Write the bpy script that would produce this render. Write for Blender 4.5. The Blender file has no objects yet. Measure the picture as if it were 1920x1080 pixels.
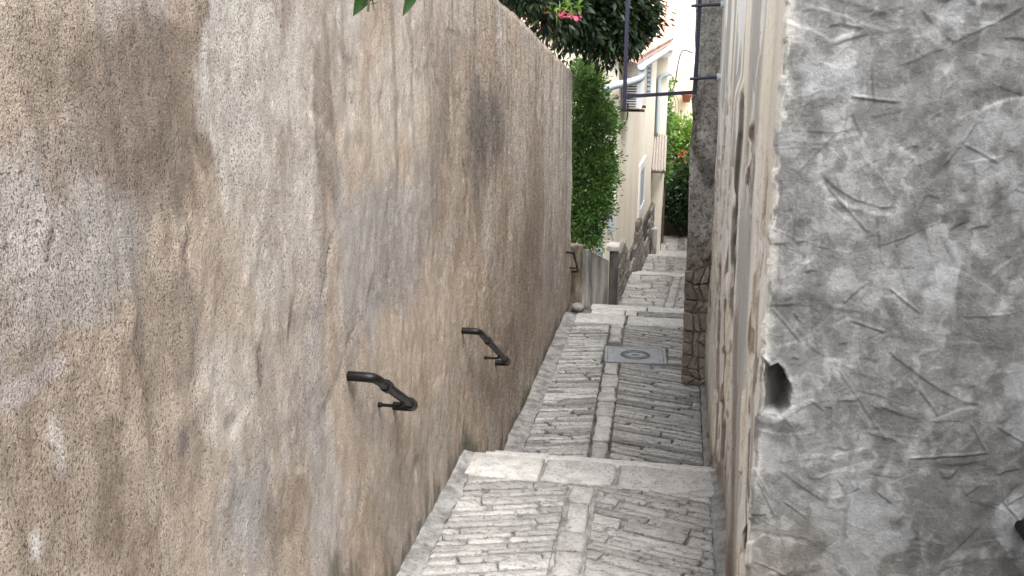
import bpy, bmesh, math, random
import numpy as np
from mathutils import Vector, Matrix

R = math.radians
random.seed(11)
rng = np.random.default_rng(7)
scn = bpy.context.scene
COL = scn.collection

# ------------------------------------------------------------------ camera, sky, sun, exposure
F = 1800.0 / 1920.0 * 36.0
TH = math.atan(0.30)          # pitch down
PHI = R(9.8)                  # yaw to the left of the alley axis (+Y)
cam_d = bpy.data.cameras.new('camera')
cam_d.sensor_width = 36.0
cam_d.lens = F
cam_d.clip_start = 0.05
cam_d.clip_end = 3000
cam = bpy.data.objects.new('camera', cam_d)
COL.objects.link(cam)
cam.location = (0, 0, 0)      # the eye is the origin; the alley runs along +Y
cam.rotation_euler = (math.pi / 2 - TH, 0, PHI)
scn.camera = cam

SUN_EL, SUN_AZ = R(62), R(35)   # azimuth: towards +X from -Y (behind the camera, to the right)
world = bpy.data.worlds.new('World')
scn.world = world
world.use_nodes = True
wt = world.node_tree
wt.nodes.clear()
sky = wt.nodes.new('ShaderNodeTexSky')
sky.sky_type = 'NISHITA'
sky.sun_disc = False
sky.sun_elevation = SUN_EL
sky.sun_rotation = R(180) - SUN_AZ
sky.air_density = 1.0
sky.dust_density = 4.0
sky.ozone_density = 1.0
hsv = wt.nodes.new('ShaderNodeHueSaturation')
hsv.inputs['Saturation'].default_value = 0.22      # thin overcast: a nearly white sky
bg = wt.nodes.new('ShaderNodeBackground')
bg.inputs['Strength'].default_value = 0.15
wo = wt.nodes.new('ShaderNodeOutputWorld')
wt.links.new(sky.outputs[0], hsv.inputs['Color'])
wt.links.new(hsv.outputs[0], bg.inputs['Color'])
wt.links.new(bg.outputs[0], wo.inputs['Surface'])

sun_d = bpy.data.lights.new('sun', 'SUN')
sun_d.energy = 0.7
sun_d.angle = R(30)
sun_d.color = (1.0, 0.965, 0.91)
sun = bpy.data.objects.new('sun', sun_d)
COL.objects.link(sun)
sdir = Vector((math.sin(SUN_AZ) * math.cos(SUN_EL), -math.cos(SUN_AZ) * math.cos(SUN_EL), math.sin(SUN_EL)))
sun.rotation_euler = sdir.to_track_quat('Z', 'Y').to_euler()
sun.location = (0, 0, 30)

vs = scn.view_settings
vs.view_transform = 'Standard'
vs.look = 'None'
vs.gamma = 1.0
vs.use_curve_mapping = False
vs.exposure = 2.05

# ------------------------------------------------------------------ measuring helpers
def ray(u, v):
    a = (u - 960) / 1800.0
    b = (540 - v) / 1800.0
    y = math.cos(TH) + b * math.sin(TH)
    z = -math.sin(TH) + b * math.cos(TH)
    c, s = math.cos(PHI), math.sin(PHI)
    return Vector((c * a - s * y, s * a + c * y, z))

def at(u, v, X=None, Y=None, Z=None, plane=None):
    """a surveyed point of the photograph taken to its place on a known surface"""
    r = ray(u, v)
    if X is not None: return r * (X / r.x)
    if Y is not None: return r * (Y / r.y)
    if Z is not None: return r * (Z / r.z)
    p, n = plane
    return r * (p.dot(n) / r.dot(n))

# ------------------------------------------------------------------ numpy noise
def _hash(ix, iy, seed):
    h = (ix.astype(np.int64) * 374761393 + iy.astype(np.int64) * 668265263 + seed * 2147483647) & 0xffffffff
    h = ((h ^ (h >> 13)) * 1274126177) & 0xffffffff
    h = ((h ^ (h >> 16)) * 2246822519) & 0xffffffff
    return ((h ^ (h >> 15)) & 0xffffff) / float(0xffffff)

def vnoise(x, y, seed=0):
    x = np.asarray(x, float); y = np.asarray(y, float)
    x, y = np.broadcast_arrays(x, y)
    ix = np.floor(x); iy = np.floor(y)
    fx = x - ix; fy = y - iy
    fx = fx * fx * (3 - 2 * fx); fy = fy * fy * (3 - 2 * fy)
    a = _hash(ix, iy, seed); b = _hash(ix + 1, iy, seed)
    c = _hash(ix, iy + 1, seed); d = _hash(ix + 1, iy + 1, seed)
    return (a * (1 - fx) + b * fx) * (1 - fy) + (c * (1 - fx) + d * fx) * fy

def fbm(x, y, seed=0, octv=5, gain=0.5):
    s = 0.0; a = 1.0; t = 0.0
    for o in range(octv):
        s = s + a * vnoise(x * 2 ** o + o * 17.3, y * 2 ** o + o * 9.1, seed + o * 13)
        t += a; a *= gain
    return s / t

def sst(a, b, x):
    t = np.clip((x - a) / (b - a), 0, 1)
    return t * t * (3 - 2 * t)

def mixc(c, col, m):
    return c * (1 - m[..., None]) + np.array(col) * m[..., None]

# ------------------------------------------------------------------ materials
class NT:
    def __init__(self, name):
        self.m = bpy.data.materials.new(name)
        self.m.use_nodes = True
        self.t = self.m.node_tree
        self.t.nodes.clear()
        self.out = self.n('ShaderNodeOutputMaterial')
    def n(self, typ, props=None, **inp):
        nd = self.t.nodes.new(typ)
        for k, v in (props or {}).items(): setattr(nd, k, v)
        for k, v in inp.items(): self.set(nd, k, v)
        return nd
    def set(self, nd, k, v):
        sock = nd.inputs[int(k[1:])] if k[0] == 'i' and k[1:].isdigit() else nd.inputs[k.replace('_', ' ')]
        if isinstance(v, bpy.types.NodeSocket): self.t.links.new(v, sock)
        else: sock.default_value = v
    def obj(self):
        return self.n('ShaderNodeTexCoord').outputs['Object']
    def geo(self):
        return self.n('ShaderNodeNewGeometry').outputs['Position']
    def map(self, vec, scale=(1, 1, 1), rot=(0, 0, 0), loc=(0, 0, 0)):
        return self.n('ShaderNodeMapping', Vector=vec, Scale=scale, Rotation=rot, Location=loc).outputs[0]
    def noise(self, vec, scale, detail=5, rough=0.55, dist=0.0):
        return self.n('ShaderNodeTexNoise', Vector=vec, Scale=scale, Detail=detail, Roughness=rough, Distortion=dist).outputs['Fac']
    def voro(self, vec, scale, feature='F1', out='Distance', rand=1.0):
        return self.n('ShaderNodeTexVoronoi', dict(feature=feature), Vector=vec, Scale=scale, Randomness=rand).outputs[out]
    def ramp(self, fac, a, b, lo=0.0, hi=1.0):
        return self.n('ShaderNodeMapRange', dict(interpolation_type='SMOOTHSTEP'), i0=fac, i1=a, i2=b, i3=lo, i4=hi).outputs[0]
    def math(self, op, a, b=0.0, clamp=False):
        return self.n('ShaderNodeMath', dict(operation=op, use_clamp=clamp), i0=a, i1=b).outputs[0]
    def mix(self, fac, a, b, mode='MIX'):
        nd = self.t.nodes.new('ShaderNodeMix')
        nd.data_type = 'RGBA'; nd.blend_type = mode
        for sock, v in ((nd.inputs[0], fac), (nd.inputs[6], a), (nd.inputs[7], b)):
            if isinstance(v, bpy.types.NodeSocket): self.t.links.new(v, sock)
            elif sock == nd.inputs[0]: sock.default_value = v
            else: sock.default_value = (*v, 1.0) if len(v) == 3 else v
        return nd.outputs[2]
    def attr(self, name):
        return self.n('ShaderNodeAttribute', dict(attribute_name=name)).outputs['Color']
    def rand(self):
        return self.n('ShaderNodeObjectInfo').outputs['Random']
    def bump(self, h, strength, dist, normal=None):
        nd = self.n('ShaderNodeBump', Height=h, Strength=strength, Distance=dist)
        if normal is not None: self.t.links.new(normal, nd.inputs['Normal'])
        return nd.outputs[0]
    def pbr(self, color, rough=0.9, normal=None, metal=0.0, spec=0.3):
        p = self.n('ShaderNodeBsdfPrincipled')
        self.set(p, 'Base Color', color if isinstance(color, bpy.types.NodeSocket) else (*color, 1.0))
        self.set(p, 'Roughness', rough); self.set(p, 'Metallic', metal); self.set(p, 'Specular IOR Level', spec)
        if normal is not None: self.set(p, 'Normal', normal)
        self.t.links.new(p.outputs[0], self.out.inputs['Surface'])
        return self.m

def m_roughcast():
    """old lime plaster: stains come from the wall's own colour layer, pits and grain from here"""
    n = NT('old_beige_roughcast')
    p = n.geo()
    pits1 = n.noise(n.map(p, (1, 1, 0.62)), 165, 2, 0.5)
    pits2 = n.noise(n.map(p, (1, 1, 0.5), loc=(3, 1, 7)), 85, 3, 0.6)
    grain = n.noise(n.map(p, (1, 1, 0.7)), 260, 2, 0.6)
    zone = n.noise(n.map(p, (1, 1, 0.5), loc=(2, 8, 5)), 2.2, 4, 0.6)
    mott = n.noise(n.map(p, (1, 1, 0.6)), 7, 9, 0.75)
    mott2 = n.noise(n.map(p, (1, 1, 0.6), loc=(9, 4, 1)), 17, 7, 0.7)
    c = n.mix(1.0, n.attr('stain'), (0.87, 0.865, 0.86), 'MULTIPLY')
    c = n.mix(n.ramp(mott, 0.46, 0.60, 0, 0.6), c, n.mix(1.0, c, (0.70, 0.655, 0.61), 'MULTIPLY'))
    c = n.mix(n.ramp(mott2, 0.50, 0.62, 0, 0.7), c, n.mix(1.0, c, (1.22, 1.22, 1.23), 'MULTIPLY'))
    th = n.ramp(zone, 0.35, 0.65, -0.035, 0.035)
    d1 = n.ramp(n.math('ADD', pits1, th), 0.40, 0.34, 0, 1)
    d2 = n.ramp(pits2, 0.36, 0.30, 0, 1)
    pit_dark = n.math('MULTIPLY', n.math('MAXIMUM', d1, n.math('MULTIPLY', d2, 0.8)), 0.70)  # pits darkened in colour along with their relief
    c = n.mix(pit_dark, c, n.mix(1.0, c, (0.22, 0.19, 0.165), 'MULTIPLY'))
    hi = n.ramp(grain, 0.54, 0.66, 0, 0.75)
    c = n.mix(hi, c, n.mix(1.0, c, (1.38, 1.37, 1.35), 'MULTIPLY'))
    lo = n.ramp(grain, 0.44, 0.34, 0, 0.6)
    c = n.mix(lo, c, n.mix(1.0, c, (0.62, 0.58, 0.54), 'MULTIPLY'))
    pits3 = n.noise(n.map(p, (1, 0.28, 0.75), loc=(5, 2, 3)), 78, 3, 0.7)
    ypos = n.n('ShaderNodeSeparateXYZ', i0=p).outputs[1]
    coarse = n.ramp(ypos, 4.0, 7.5, 0.12, 1.0)
    d3 = n.math('MULTIPLY', n.ramp(pits3, 0.46, 0.38, 0, 0.6), coarse)
    c = n.mix(d3, c, n.mix(1.0, c, (0.38, 0.33, 0.29), 'MULTIPLY'))
    c = n.mix(n.math('MULTIPLY', n.ramp(pits3, 0.53, 0.62, 0, 0.7), coarse), c, n.mix(1.0, c, (1.4, 1.38, 1.35), 'MULTIPLY'))
    pit_dark = n.math('ADD', pit_dark, n.math('MULTIPLY', d3, 1.2))
    h = n.math('SUBTRACT', n.math('ADD', n.math('MULTIPLY', pits2, 0.8), n.math('MULTIPLY', grain, 0.6)), n.math('MULTIPLY', pit_dark, 0.6))
    nb = n.bump(h, 0.7, 0.012)
    return n.pbr(c, 0.95, nb, spec=0.15)

def m_pier():
    n = NT('rough_pier_render')
    p = n.geo()
    a = n.noise(p, 48, 4, 0.65); b = n.noise(p, 15, 6, 0.7, 0.5); g = n.noise(p, 120, 2, 0.6)
    c = n.attr('stain')
    c = n.mix(n.ramp(b, 0.50, 0.60, 0, 0.75), c, n.mix(1.0, c, (0.45, 0.43, 0.40), 'MULTIPLY'))
    c = n.mix(n.ramp(b, 0.42, 0.34, 0, 0.6), c, n.mix(1.0, c, (1.4, 1.39, 1.36), 'MULTIPLY'))
    c = n.mix(n.ramp(a, 0.46, 0.36, 0, 0.85), c, n.mix(1.0, c, (0.26, 0.24, 0.22), 'MULTIPLY'))
    c = n.mix(n.ramp(a, 0.56, 0.66, 0, 0.6), c, n.mix(1.0, c, (1.45, 1.44, 1.42), 'MULTIPLY'))
    h = n.math('ADD', n.math('ADD', n.math('MULTIPLY', a, 1.0), n.math('MULTIPLY', b, 1.2)), n.math('MULTIPLY', g, 0.3))
    return n.pbr(c, 0.97, n.bump(h, 0.9, 0.03), spec=0.12)

def m_mortar_wall():
    n = NT('fresh_grey_mortar')
    p = n.geo()
    g1 = n.noise(p, 240, 3, 0.6)
    g2 = n.noise(p, 70, 4, 0.6)
    g3 = n.noise(n.map(p, (1, 1, 1), (0, R(35), 0)), 14, 5, 0.6, 0.6)
    c = n.mix(1.0, n.attr('stain'), (0.86, 0.86, 0.86), 'MULTIPLY')
    c = n.mix(n.ramp(g3, 0.47, 0.57, 0, 0.4), c, n.mix(1.0, c, (0.72, 0.71, 0.69), 'MULTIPLY'))
    g4 = n.noise(n.map(p, (1, 1, 1), (0, R(-50), 0)), 34, 7, 0.72, 0.8)
    c = n.mix(n.ramp(g4, 0.52, 0.60, 0, 0.35), c, n.mix(1.0, c, (0.66, 0.655, 0.64), 'MULTIPLY'))
    c = n.mix(n.ramp(g4, 0.46, 0.36, 0, 0.25), c, n.mix(1.0, c, (1.25, 1.26, 1.27), 'MULTIPLY'))
    c = n.mix(n.ramp(g2, 0.40, 0.30, 0, 0.6), c, n.mix(1.0, c, (0.55, 0.54, 0.52), 'MULTIPLY'))
    c = n.mix(n.ramp(g1, 0.55, 0.75, 0, 0.4), c, n.mix(1.0, c, (1.3, 1.3, 1.3), 'MULTIPLY'))
    h = n.math('ADD', n.math('MULTIPLY', g1, 0.5), g2)
    h = n.math('ADD', h, n.math('MULTIPLY', g4, 1.2))
    return n.pbr(c, 0.9, n.bump(h, 0.7, 0.006), spec=0.22)

def m_cream_wall():
    n = NT('flaking_cream_plaster')
    p = n.geo()
    stv = n.map(p, (1, 1, 0.10))
    s1 = n.noise(stv, 9, 5, 0.6)
    g = n.noise(n.map(p, (1, 1, 0.35)), 45, 4, 0.6)
    f = n.noise(n.map(p, (1, 1, 0.5)), 130, 3, 0.6)
    c = n.attr('stain')
    c = n.mix(n.ramp(s1, 0.45, 0.68, 0, 0.4), c, n.mix(1.0, c, (0.72, 0.70, 0.68), 'MULTIPLY'))
    c = n.mix(n.ramp(g, 0.37, 0.30, 0, 0.7), c, n.mix(1.0, c, (0.32, 0.25, 0.19), 'MULTIPLY'))
    h = n.math('ADD', g, n.math('MULTIPLY', f, 0.4))
    c = n.mix(n.ramp(f, 0.46, 0.36, 0, 0.5), c, n.mix(1.0, c, (0.55, 0.5, 0.45), 'MULTIPLY'))
    return n.pbr(c, 0.9, n.bump(h, 0.6, 0.014), spec=0.2)

def m_stone(name, a, b, dark=(0.33, 0.32, 0.31), bumpd=0.012, scale=1.0, streak=0.0):
    n = NT(name)
    p = n.geo()
    r = n.rand()
    off = n.n('ShaderNodeCombineXYZ', X=n.math('MULTIPLY', r, 31.0), Y=n.math('MULTIPLY', r, 17.0)).outputs[0]
    q = n.n('ShaderNodeVectorMath', dict(operation='ADD'), i0=p, i1=off).outputs[0]
    n1 = n.noise(q, 11 * scale, 6, 0.65, 0.4)
    n2 = n.noise(q, 46 * scale, 5, 0.7)
    n3 = n.noise(q, 150 * scale, 3, 0.6)
    c = n.mix(r, a, b)
    c = n.mix(n.ramp(n1, 0.40, 0.68, 0, 0.7), c, n.mix(1.0, c, (0.62, 0.61, 0.60), 'MULTIPLY'))
    c = n.mix(n.ramp(n2, 0.47, 0.36, 0, 0.75), c, n.mix(1.0, c, dark, 'MULTIPLY'))
    c = n.mix(n.ramp(n2, 0.58, 0.72, 0, 0.55), c, n.mix(1.0, c, (1.45, 1.44, 1.42), 'MULTIPLY'))
    h = n.math('ADD', n2, n.math('MULTIPLY', n3, 0.35))
    if streak:
        n4 = n.noise(n.map(q, (5, 34, 5)), 2.6, 5, 0.62, 0.5)
        ss = n.ramp(n4, 0.43, 0.34, 0, streak)
        c = n.mix(ss, c, n.mix(1.0, c, (0.26, 0.25, 0.24), 'MULTIPLY'))
        c = n.mix(n.ramp(n4, 0.55, 0.68, 0, streak * 0.8), c, n.mix(1.0, c, (1.35, 1.35, 1.34), 'MULTIPLY'))
        h = n.math('ADD', h, n.math('MULTIPLY', n4, 1.6))
    rough = n.ramp(n1, 0.3, 0.7, 0.5, 0.8)
    return n.pbr(c, rough, n.bump(h, 0.8, bumpd), spec=0.35)

def m_mottled(name, a, b, scale=6, rough=0.9, bumpd=0.006, bscale=60, stretch=(1, 1, 1), spec=0.2, grime=0.5):
    n = NT(name)
    p = n.map(n.geo(), stretch)
    n1 = n.noise(p, scale, 6, 0.62, 0.2)
    n2 = n.noise(p, bscale, 4, 0.6)
    c = n.mix(n.ramp(n1, 0.32, 0.68), a, b)
    c = n.mix(n.ramp(n2, 0.45, 0.32, 0, grime), c, n.mix(1.0, c, (0.45, 0.43, 0.40), 'MULTIPLY'))
    return n.pbr(c, rough, n.bump(n2, 0.7, bumpd), spec=spec)

def m_paint(name, col, rough=0.5, metal=0.0, wear=(0.7, 0.7, 0.7), spec=0.4):
    n = NT(name)
    p = n.geo()
    a = n.noise(p, 30, 4, 0.6)
    c = n.mix(n.ramp(a, 0.45, 0.7, 0, 0.6), col, tuple(col[i] * wear[i] for i in range(3)))
    return n.pbr(c, n.ramp(a, 0.3, 0.7, rough * 0.8, min(1, rough * 1.25)), n.bump(n.noise(p, 200, 2), 0.15, 0.002), metal=metal, spec=spec)

def m_leaf(name, a, b, trans=0.3, rough=0.5, glow=(0.12, 0.22, 0.03)):
    n = NT(name)
    r = n.attr('tint')
    c = n.mix(r, a, b)
    pb = n.n('ShaderNodeBsdfPrincipled', Base_Color=c, Roughness=rough)
    pb.inputs['Specular IOR Level'].default_value = 0.3
    tr = n.n('ShaderNodeBsdfTranslucent', Color=n.mix(0.55, c, glow))
    mx = n.n('ShaderNodeMixShader', i0=trans)
    n.t.links.new(pb.outputs[0], mx.inputs[1]); n.t.links.new(tr.outputs[0], mx.inputs[2])
    n.t.links.new(mx.outputs[0], n.out.inputs['Surface'])
    return n.m

M = {}
M['rough'] = m_roughcast()
M['grey'] = m_mortar_wall()
M['cream'] = m_cream_wall()
M['stone'] = m_stone('pale_worn_limestone', (0.33, 0.318, 0.302), (0.50, 0.486, 0.468), streak=0.75)
M['stone_far'] = m_stone('dark_jointed_limestone', (0.20, 0.194, 0.187), (0.52, 0.507, 0.492), streak=1.0)
M['slab'] = m_stone('pale_limestone_slab', (0.46, 0.445, 0.42), (0.55, 0.535, 0.51), dark=(0.55, 0.54, 0.53), bumpd=0.006)
M['gutter'] = m_stone('gutter_limestone', (0.36, 0.347, 0.33), (0.50, 0.486, 0.468), bumpd=0.014)
M['mortar'] = m_mottled('paving_mortar', (0.045, 0.043, 0.04), (0.14, 0.135, 0.128), 5, 0.95, 0.012, 60)
M['mortar_pale'] = m_mottled('pale_paving_mortar', (0.10, 0.096, 0.09), (0.36, 0.35, 0.335), 9, 0.95, 0.010, 70)
M['cement'] = m_mottled('grey_cement_fillet', (0.13, 0.127, 0.121), (0.29, 0.284, 0.275), 10, 0.95, 0.012, 45, grime=0.7)
M['earth'] = m_mottled('dry_earth', (0.10, 0.085, 0.06), (0.18, 0.15, 0.11), 2, 1.0, 0.03, 20)
M['pier_render'] = m_mottled('rough_grey_render', (0.16, 0.152, 0.14), (0.27, 0.255, 0.235), 4, 0.98, 0.03, 38, grime=0.8)
M['rubble'] = m_stone('brown_rubble_stone', (0.20, 0.16, 0.13), (0.34, 0.295, 0.255), dark=(0.3, 0.28, 0.26), bumpd=0.025, scale=0.8)
M['lichen'] = m_mottled('lichened_concrete', (0.12, 0.117, 0.11), (0.48, 0.465, 0.44), 2.6, 0.98, 0.012, 45, (1, 1, 0.4), grime=0.9)
M['yellow'] = m_mottled('pale_yellow_house_render', (0.70, 0.625, 0.50), (0.80, 0.745, 0.64), 1.6, 0.92, 0.004, 40, (1, 1, 0.35), grime=0.25)
M['ochre'] = m_mottled('ochre_house_render', (0.66, 0.555, 0.42), (0.78, 0.69, 0.56), 1.2, 0.92, 0.004, 30, grime=0.2)
M['white_wall'] = m_mottled('white_house_render', (0.78, 0.77, 0.75), (0.84, 0.835, 0.82), 1.0, 0.9, 0.003, 30, grime=0.1)
M['patch'] = m_mottled('bare_blue_grey_plaster_patch', (0.42, 0.44, 0.47), (0.52, 0.53, 0.55), 4, 0.95, 0.004, 40, grime=0.2)
M['white_paint'] = m_paint('white_paint', (0.78, 0.78, 0.77), 0.45, wear=(0.85, 0.84, 0.82))
M['pale_metal'] = m_paint('pale_grey_blue_metal', (0.42, 0.48, 0.53), 0.45, wear=(0.85, 0.85, 0.86))
M['black_iron'] = m_paint('black_painted_iron', (0.006, 0.0058, 0.0055), 0.38, wear=(1.6, 1.5, 1.4), spec=0.22)
M['blue_iron'] = m_paint('dark_navy_iron', (0.018, 0.018, 0.040), 0.5, wear=(1.8, 1.5, 1.2))
M['rust'] = m_paint('rusty_brown_iron', (0.06, 0.033, 0.022), 0.8)
M['cast_iron'] = m_mottled('weathered_cast_iron', (0.20, 0.21, 0.23), (0.29, 0.30, 0.32), 14, 0.55, 0.004, 90, spec=0.4)
M['tile'] = m_stone('terracotta_roof_tile', (0.55, 0.33, 0.25), (0.68, 0.48, 0.39), dark=(0.6, 0.6, 0.6), bumpd=0.004)
M['terracotta'] = m_paint('terracotta', (0.42, 0.15, 0.08), 0.8)
M['green_paint'] = m_paint('dark_green_shutter_paint', (0.02, 0.10, 0.075), 0.5)
M['dark'] = m_paint('dark_opening', (0.012, 0.012, 0.013), 0.6)
M['grille_dark'] = m_paint('dark_grille_back', (0.03, 0.03, 0.03), 0.7)
M['corrugated'] = m_paint('weathered_corrugated_sheet', (0.34, 0.31, 0.28), 0.8, wear=(0.6, 0.58, 0.55))
M['bark'] = m_mottled('grey_brown_bark', (0.07, 0.052, 0.04), (0.14, 0.11, 0.085), 20, 0.95, 0.01, 60, (1, 1, 0.3))
M['leaf_dark'] = m_leaf('dark_glossy_leaf', (0.007, 0.016, 0.008), (0.024, 0.044, 0.016), 0.08, 0.5)
M['leaf_hedge'] = m_leaf('hedge_leaf', (0.055, 0.125, 0.03), (0.19, 0.34, 0.09), 0.3, 0.35)
M['leaf_bright'] = m_leaf('bright_vine_leaf', (0.10, 0.21, 0.035), (0.24, 0.38, 0.09), 0.35, 0.5, (0.3, 0.45, 0.06))
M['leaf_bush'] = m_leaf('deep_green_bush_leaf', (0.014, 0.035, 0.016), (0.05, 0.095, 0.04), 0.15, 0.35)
M['leaf_big'] = m_leaf('overhanging_green_leaf', (0.014, 0.040, 0.008), (0.026, 0.065, 0.012), 0.15, 0.4, (0.05, 0.10, 0.01))
M['pink'] = m_leaf('pink_petal', (0.70, 0.10, 0.22), (0.85, 0.35, 0.42), 0.3, 0.6, (0.8, 0.2, 0.3))
M['red'] = m_leaf('orange_red_petal', (0.60, 0.09, 0.05), (0.70, 0.22, 0.12), 0.3, 0.6, (0.7, 0.2, 0.1))
M['wire'] = m_paint('black_cable', (0.02, 0.02, 0.02), 0.6)

# ------------------------------------------------------------------ object helpers
def tag(o, label=None, cat=None, group=None, kind=None):
    if label: o['label'] = label
    if cat: o['category'] = cat
    if group: o['group'] = group
    if kind: o['kind'] = kind
    return o

def empty(name, loc=(0, 0, 0), label=None, cat=None, group=None):
    o = bpy.data.objects.new(name, None)
    o.empty_display_size = 0.1
    COL.objects.link(o)
    o.location = loc
    return tag(o, label, cat, group)

def attach(o, parent):
    # meshes are written in world coordinates; parts of a thing undo the thing's own offset
    o.parent = parent
    o.matrix_parent_inverse = Matrix.Translation(parent.location).inverted() if parent.parent is None else Matrix()

def link(name, me, mat, parent=None, smooth=False):
    if mat is not None and not me.materials: me.materials.append(mat)
    if smooth: me.polygons.foreach_set('use_smooth', [True] * len(me.polygons))
    o = bpy.data.objects.new(name, me)
    COL.objects.link(o)
    if parent is not None:
        attach(o, parent)
    return o

def obj(name, verts, faces, mat, parent=None, smooth=False):
    me = bpy.data.meshes.new(name)
    me.from_pydata([tuple(v) for v in verts], [], faces)
    me.update()
    return link(name, me, mat, parent, smooth)

class MB:
    """collects shapes for ONE mesh"""
    def __init__(self): self.v = []; self.f = []
    def add(self, vs, fs):
        b = len(self.v)
        self.v += [tuple(p) for p in vs]
        self.f += [tuple(i + b for i in f) for f in fs]
        return self
    def box(self, lo, hi, m=None):
        (a, b, c), (d, e, f) = lo, hi
        vs = [Vector(p) for p in ((a, b, c), (d, b, c), (d, e, c), (a, e, c), (a, b, f), (d, b, f), (d, e, f), (a, e, f))]
        if m is not None: vs = [m @ p for p in vs]
        return self.add(vs, [(0, 3, 2, 1), (4, 5, 6, 7), (0, 1, 5, 4), (1, 2, 6, 5), (2, 3, 7, 6), (3, 0, 4, 7)])
    def tube(self, pts, r, n=10, cap=True):
        pts = [Vector(p) for p in pts]
        rs = r if isinstance(r, (list, tuple)) else [r] * len(pts)
        rings = []
        up = None
        for i, p in enumerate(pts):
            d = (pts[min(i + 1, len(pts) - 1)] - pts[max(i - 1, 0)]).normalized()
            if up is None:
                up = Vector((0, 0, 1)) if abs(d.z) < 0.9 else Vector((1, 0, 0))
            a = d.cross(up).normalized(); up = a.cross(d).normalized()
            rings.append([p + (a * math.cos(2 * math.pi * k / n) + up * math.sin(2 * math.pi * k / n)) * rs[i] for k in range(n)])
        vs = [q for ring in rings for q in ring]
        fs = []
        for i in range(len(pts) - 1):
            for k in range(n):
                fs.append((i * n + k, i * n + (k + 1) % n, (i + 1) * n + (k + 1) % n, (i + 1) * n + k))
        if cap:
            fs.append(tuple(range(n - 1, -1, -1)))
            fs.append(tuple((len(pts) - 1) * n + k for k in range(n)))
        return self.add(vs, fs)
    def prism(self, poly, dirv):
        """polygon (3D points) extruded along dirv"""
        k = len(poly); dv = Vector(dirv)
        vs = [Vector(p) for p in poly] + [Vector(p) + dv for p in poly]
        return self.add(vs, [tuple(range(k - 1, -1, -1)), tuple(range(k, 2 * k))] + [(i, (i + 1) % k, k + (i + 1) % k, k + i) for i in range(k)])
    def build(self, name, mat, parent=None, smooth=False, bevel=0.0):
        o = obj(name, self.v, self.f, mat, parent, smooth)
        bm = bmesh.new(); bm.from_mesh(o.data)
        bmesh.ops.recalc_face_normals(bm, faces=bm.faces)
        if bevel > 0:
            bmesh.ops.bevel(bm, geom=[e for e in bm.edges], offset=bevel, segments=2, affect='EDGES', clamp_overlap=True)
        bm.to_mesh(o.data); bm.free()
        if smooth:
            o.data.polygons.foreach_set('use_smooth', [True] * len(o.data.polygons))
            try:
                o.data.set_sharp_from_angle(angle=R(40))
            except Exception: pass
        return o

def smooth_path(pts, n=5, rad=0.05):
    """polyline with rounded corners"""
    pts = [Vector(p) for p in pts]
    out = [pts[0]]
    for i in range(1, len(pts) - 1):
        a, b, c = pts[i - 1], pts[i], pts[i + 1]
        ra = min(rad, (a - b).length * 0.45); rc = min(rad, (c - b).length * 0.45)
        p = b + (a - b).normalized() * ra; q = b + (c - b).normalized() * rc
        for k in range(n + 1):
            t = k / n
            out.append(p * (1 - t) ** 2 + b * 2 * t * (1 - t) + q * t * t)
    out.append(pts[-1])
    return out

def grid_mesh(name, P, col, mat, parent=None, flip=False, extra=None):
    """P: (n,m,3) array of points, col: (n,m,3) colours -> one smooth mesh with a colour layer"""
    nn, mm = P.shape[:2]
    vs = P.reshape(-1, 3)
    idx = np.arange(nn * mm).reshape(nn, mm)
    q = np.stack([idx[:-1, :-1], idx[1:, :-1], idx[1:, 1:], idx[:-1, 1:]], -1).reshape(-1, 4)
    if flip: q = q[:, ::-1]
    cs = np.concatenate([col.reshape(-1, 3), np.ones((nn * mm, 1))], 1)
    if extra is not None:
        ev, ef, ec = extra
        b = len(vs)
        vs = np.concatenate([vs, np.array(ev, float)]); q = np.concatenate([q, np.array(ef) + b])
        cs = np.concatenate([cs, np.tile(np.array([*ec, 1.0]), (len(ev), 1))])
    me = bpy.data.meshes.new(name)
    me.vertices.add(len(vs)); me.vertices.foreach_set('co', vs.astype(np.float32).ravel())
    me.loops.add(q.size); me.loops.foreach_set('vertex_index', q.astype(np.int32).ravel())
    me.polygons.add(len(q))
    me.polygons.foreach_set('loop_start', np.arange(0, q.size, 4, dtype=np.int32))
    me.polygons.foreach_set('loop_total', np.full(len(q), 4, dtype=np.int32))
    ca = me.color_attributes.new('stain', 'FLOAT_COLOR', 'POINT')
    ca.data.foreach_set('color', cs.astype(np.float32).ravel())
    me.update(); me.validate()
    sm = np.ones(len(q), bool)
    if extra is not None: sm[-len(ef):] = False
    me.polygons.foreach_set('use_smooth', sm)
    return link(name, me, mat, parent)

# ================================================================== the ground and the stepped alley
XL = -1.339                       # face of the left wall
def XR(z): return 0.343 - 0.009 * z   # face of the cream wall on the right, leaning a little

def path_z(y):
    pts = [(-6, -1.45), (0.6, -1.62), (2.0, -2.36), (3.40, -2.42), (3.95, -2.906), (5.85, -2.985), (7.0, -3.70), (12.45, -3.965), (14.2, -4.80), (17.6, -4.93), (18.9, -5.42), (21.2, -5.50), (23.2, -6.02), (25.6, -6.10), (60, -9), (400, -30)]
    for (a, za), (b, zb) in zip(pts, pts[1:]):
        if y <= b: return za + (zb - za) * (y - a) / (b - a)
    return pts[-1][1]

gy = [-300, -60, -20, -6, 0, 2, 4, 6, 8, 10, 12, 13, 14, 16, 18, 20, 22, 24, 26, 30, 40, 60, 150, 400, 1200]
gx = [-900, -200, -60, -20, -8, -4, -1.6, 1.0, 4, 8, 20, 60, 200, 900]
gv = [(x, y, path_z(y) - 0.55) for y in gy for x in gx]
gf = [(j * len(gx) + i, j * len(gx) + i + 1, (j + 1) * len(gx) + i + 1, (j + 1) * len(gx) + i) for j in range(len(gy) - 1) for i in range(len(gx) - 1)]
tag(obj('ground', gv, gf, M['earth']), kind='structure')

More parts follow.
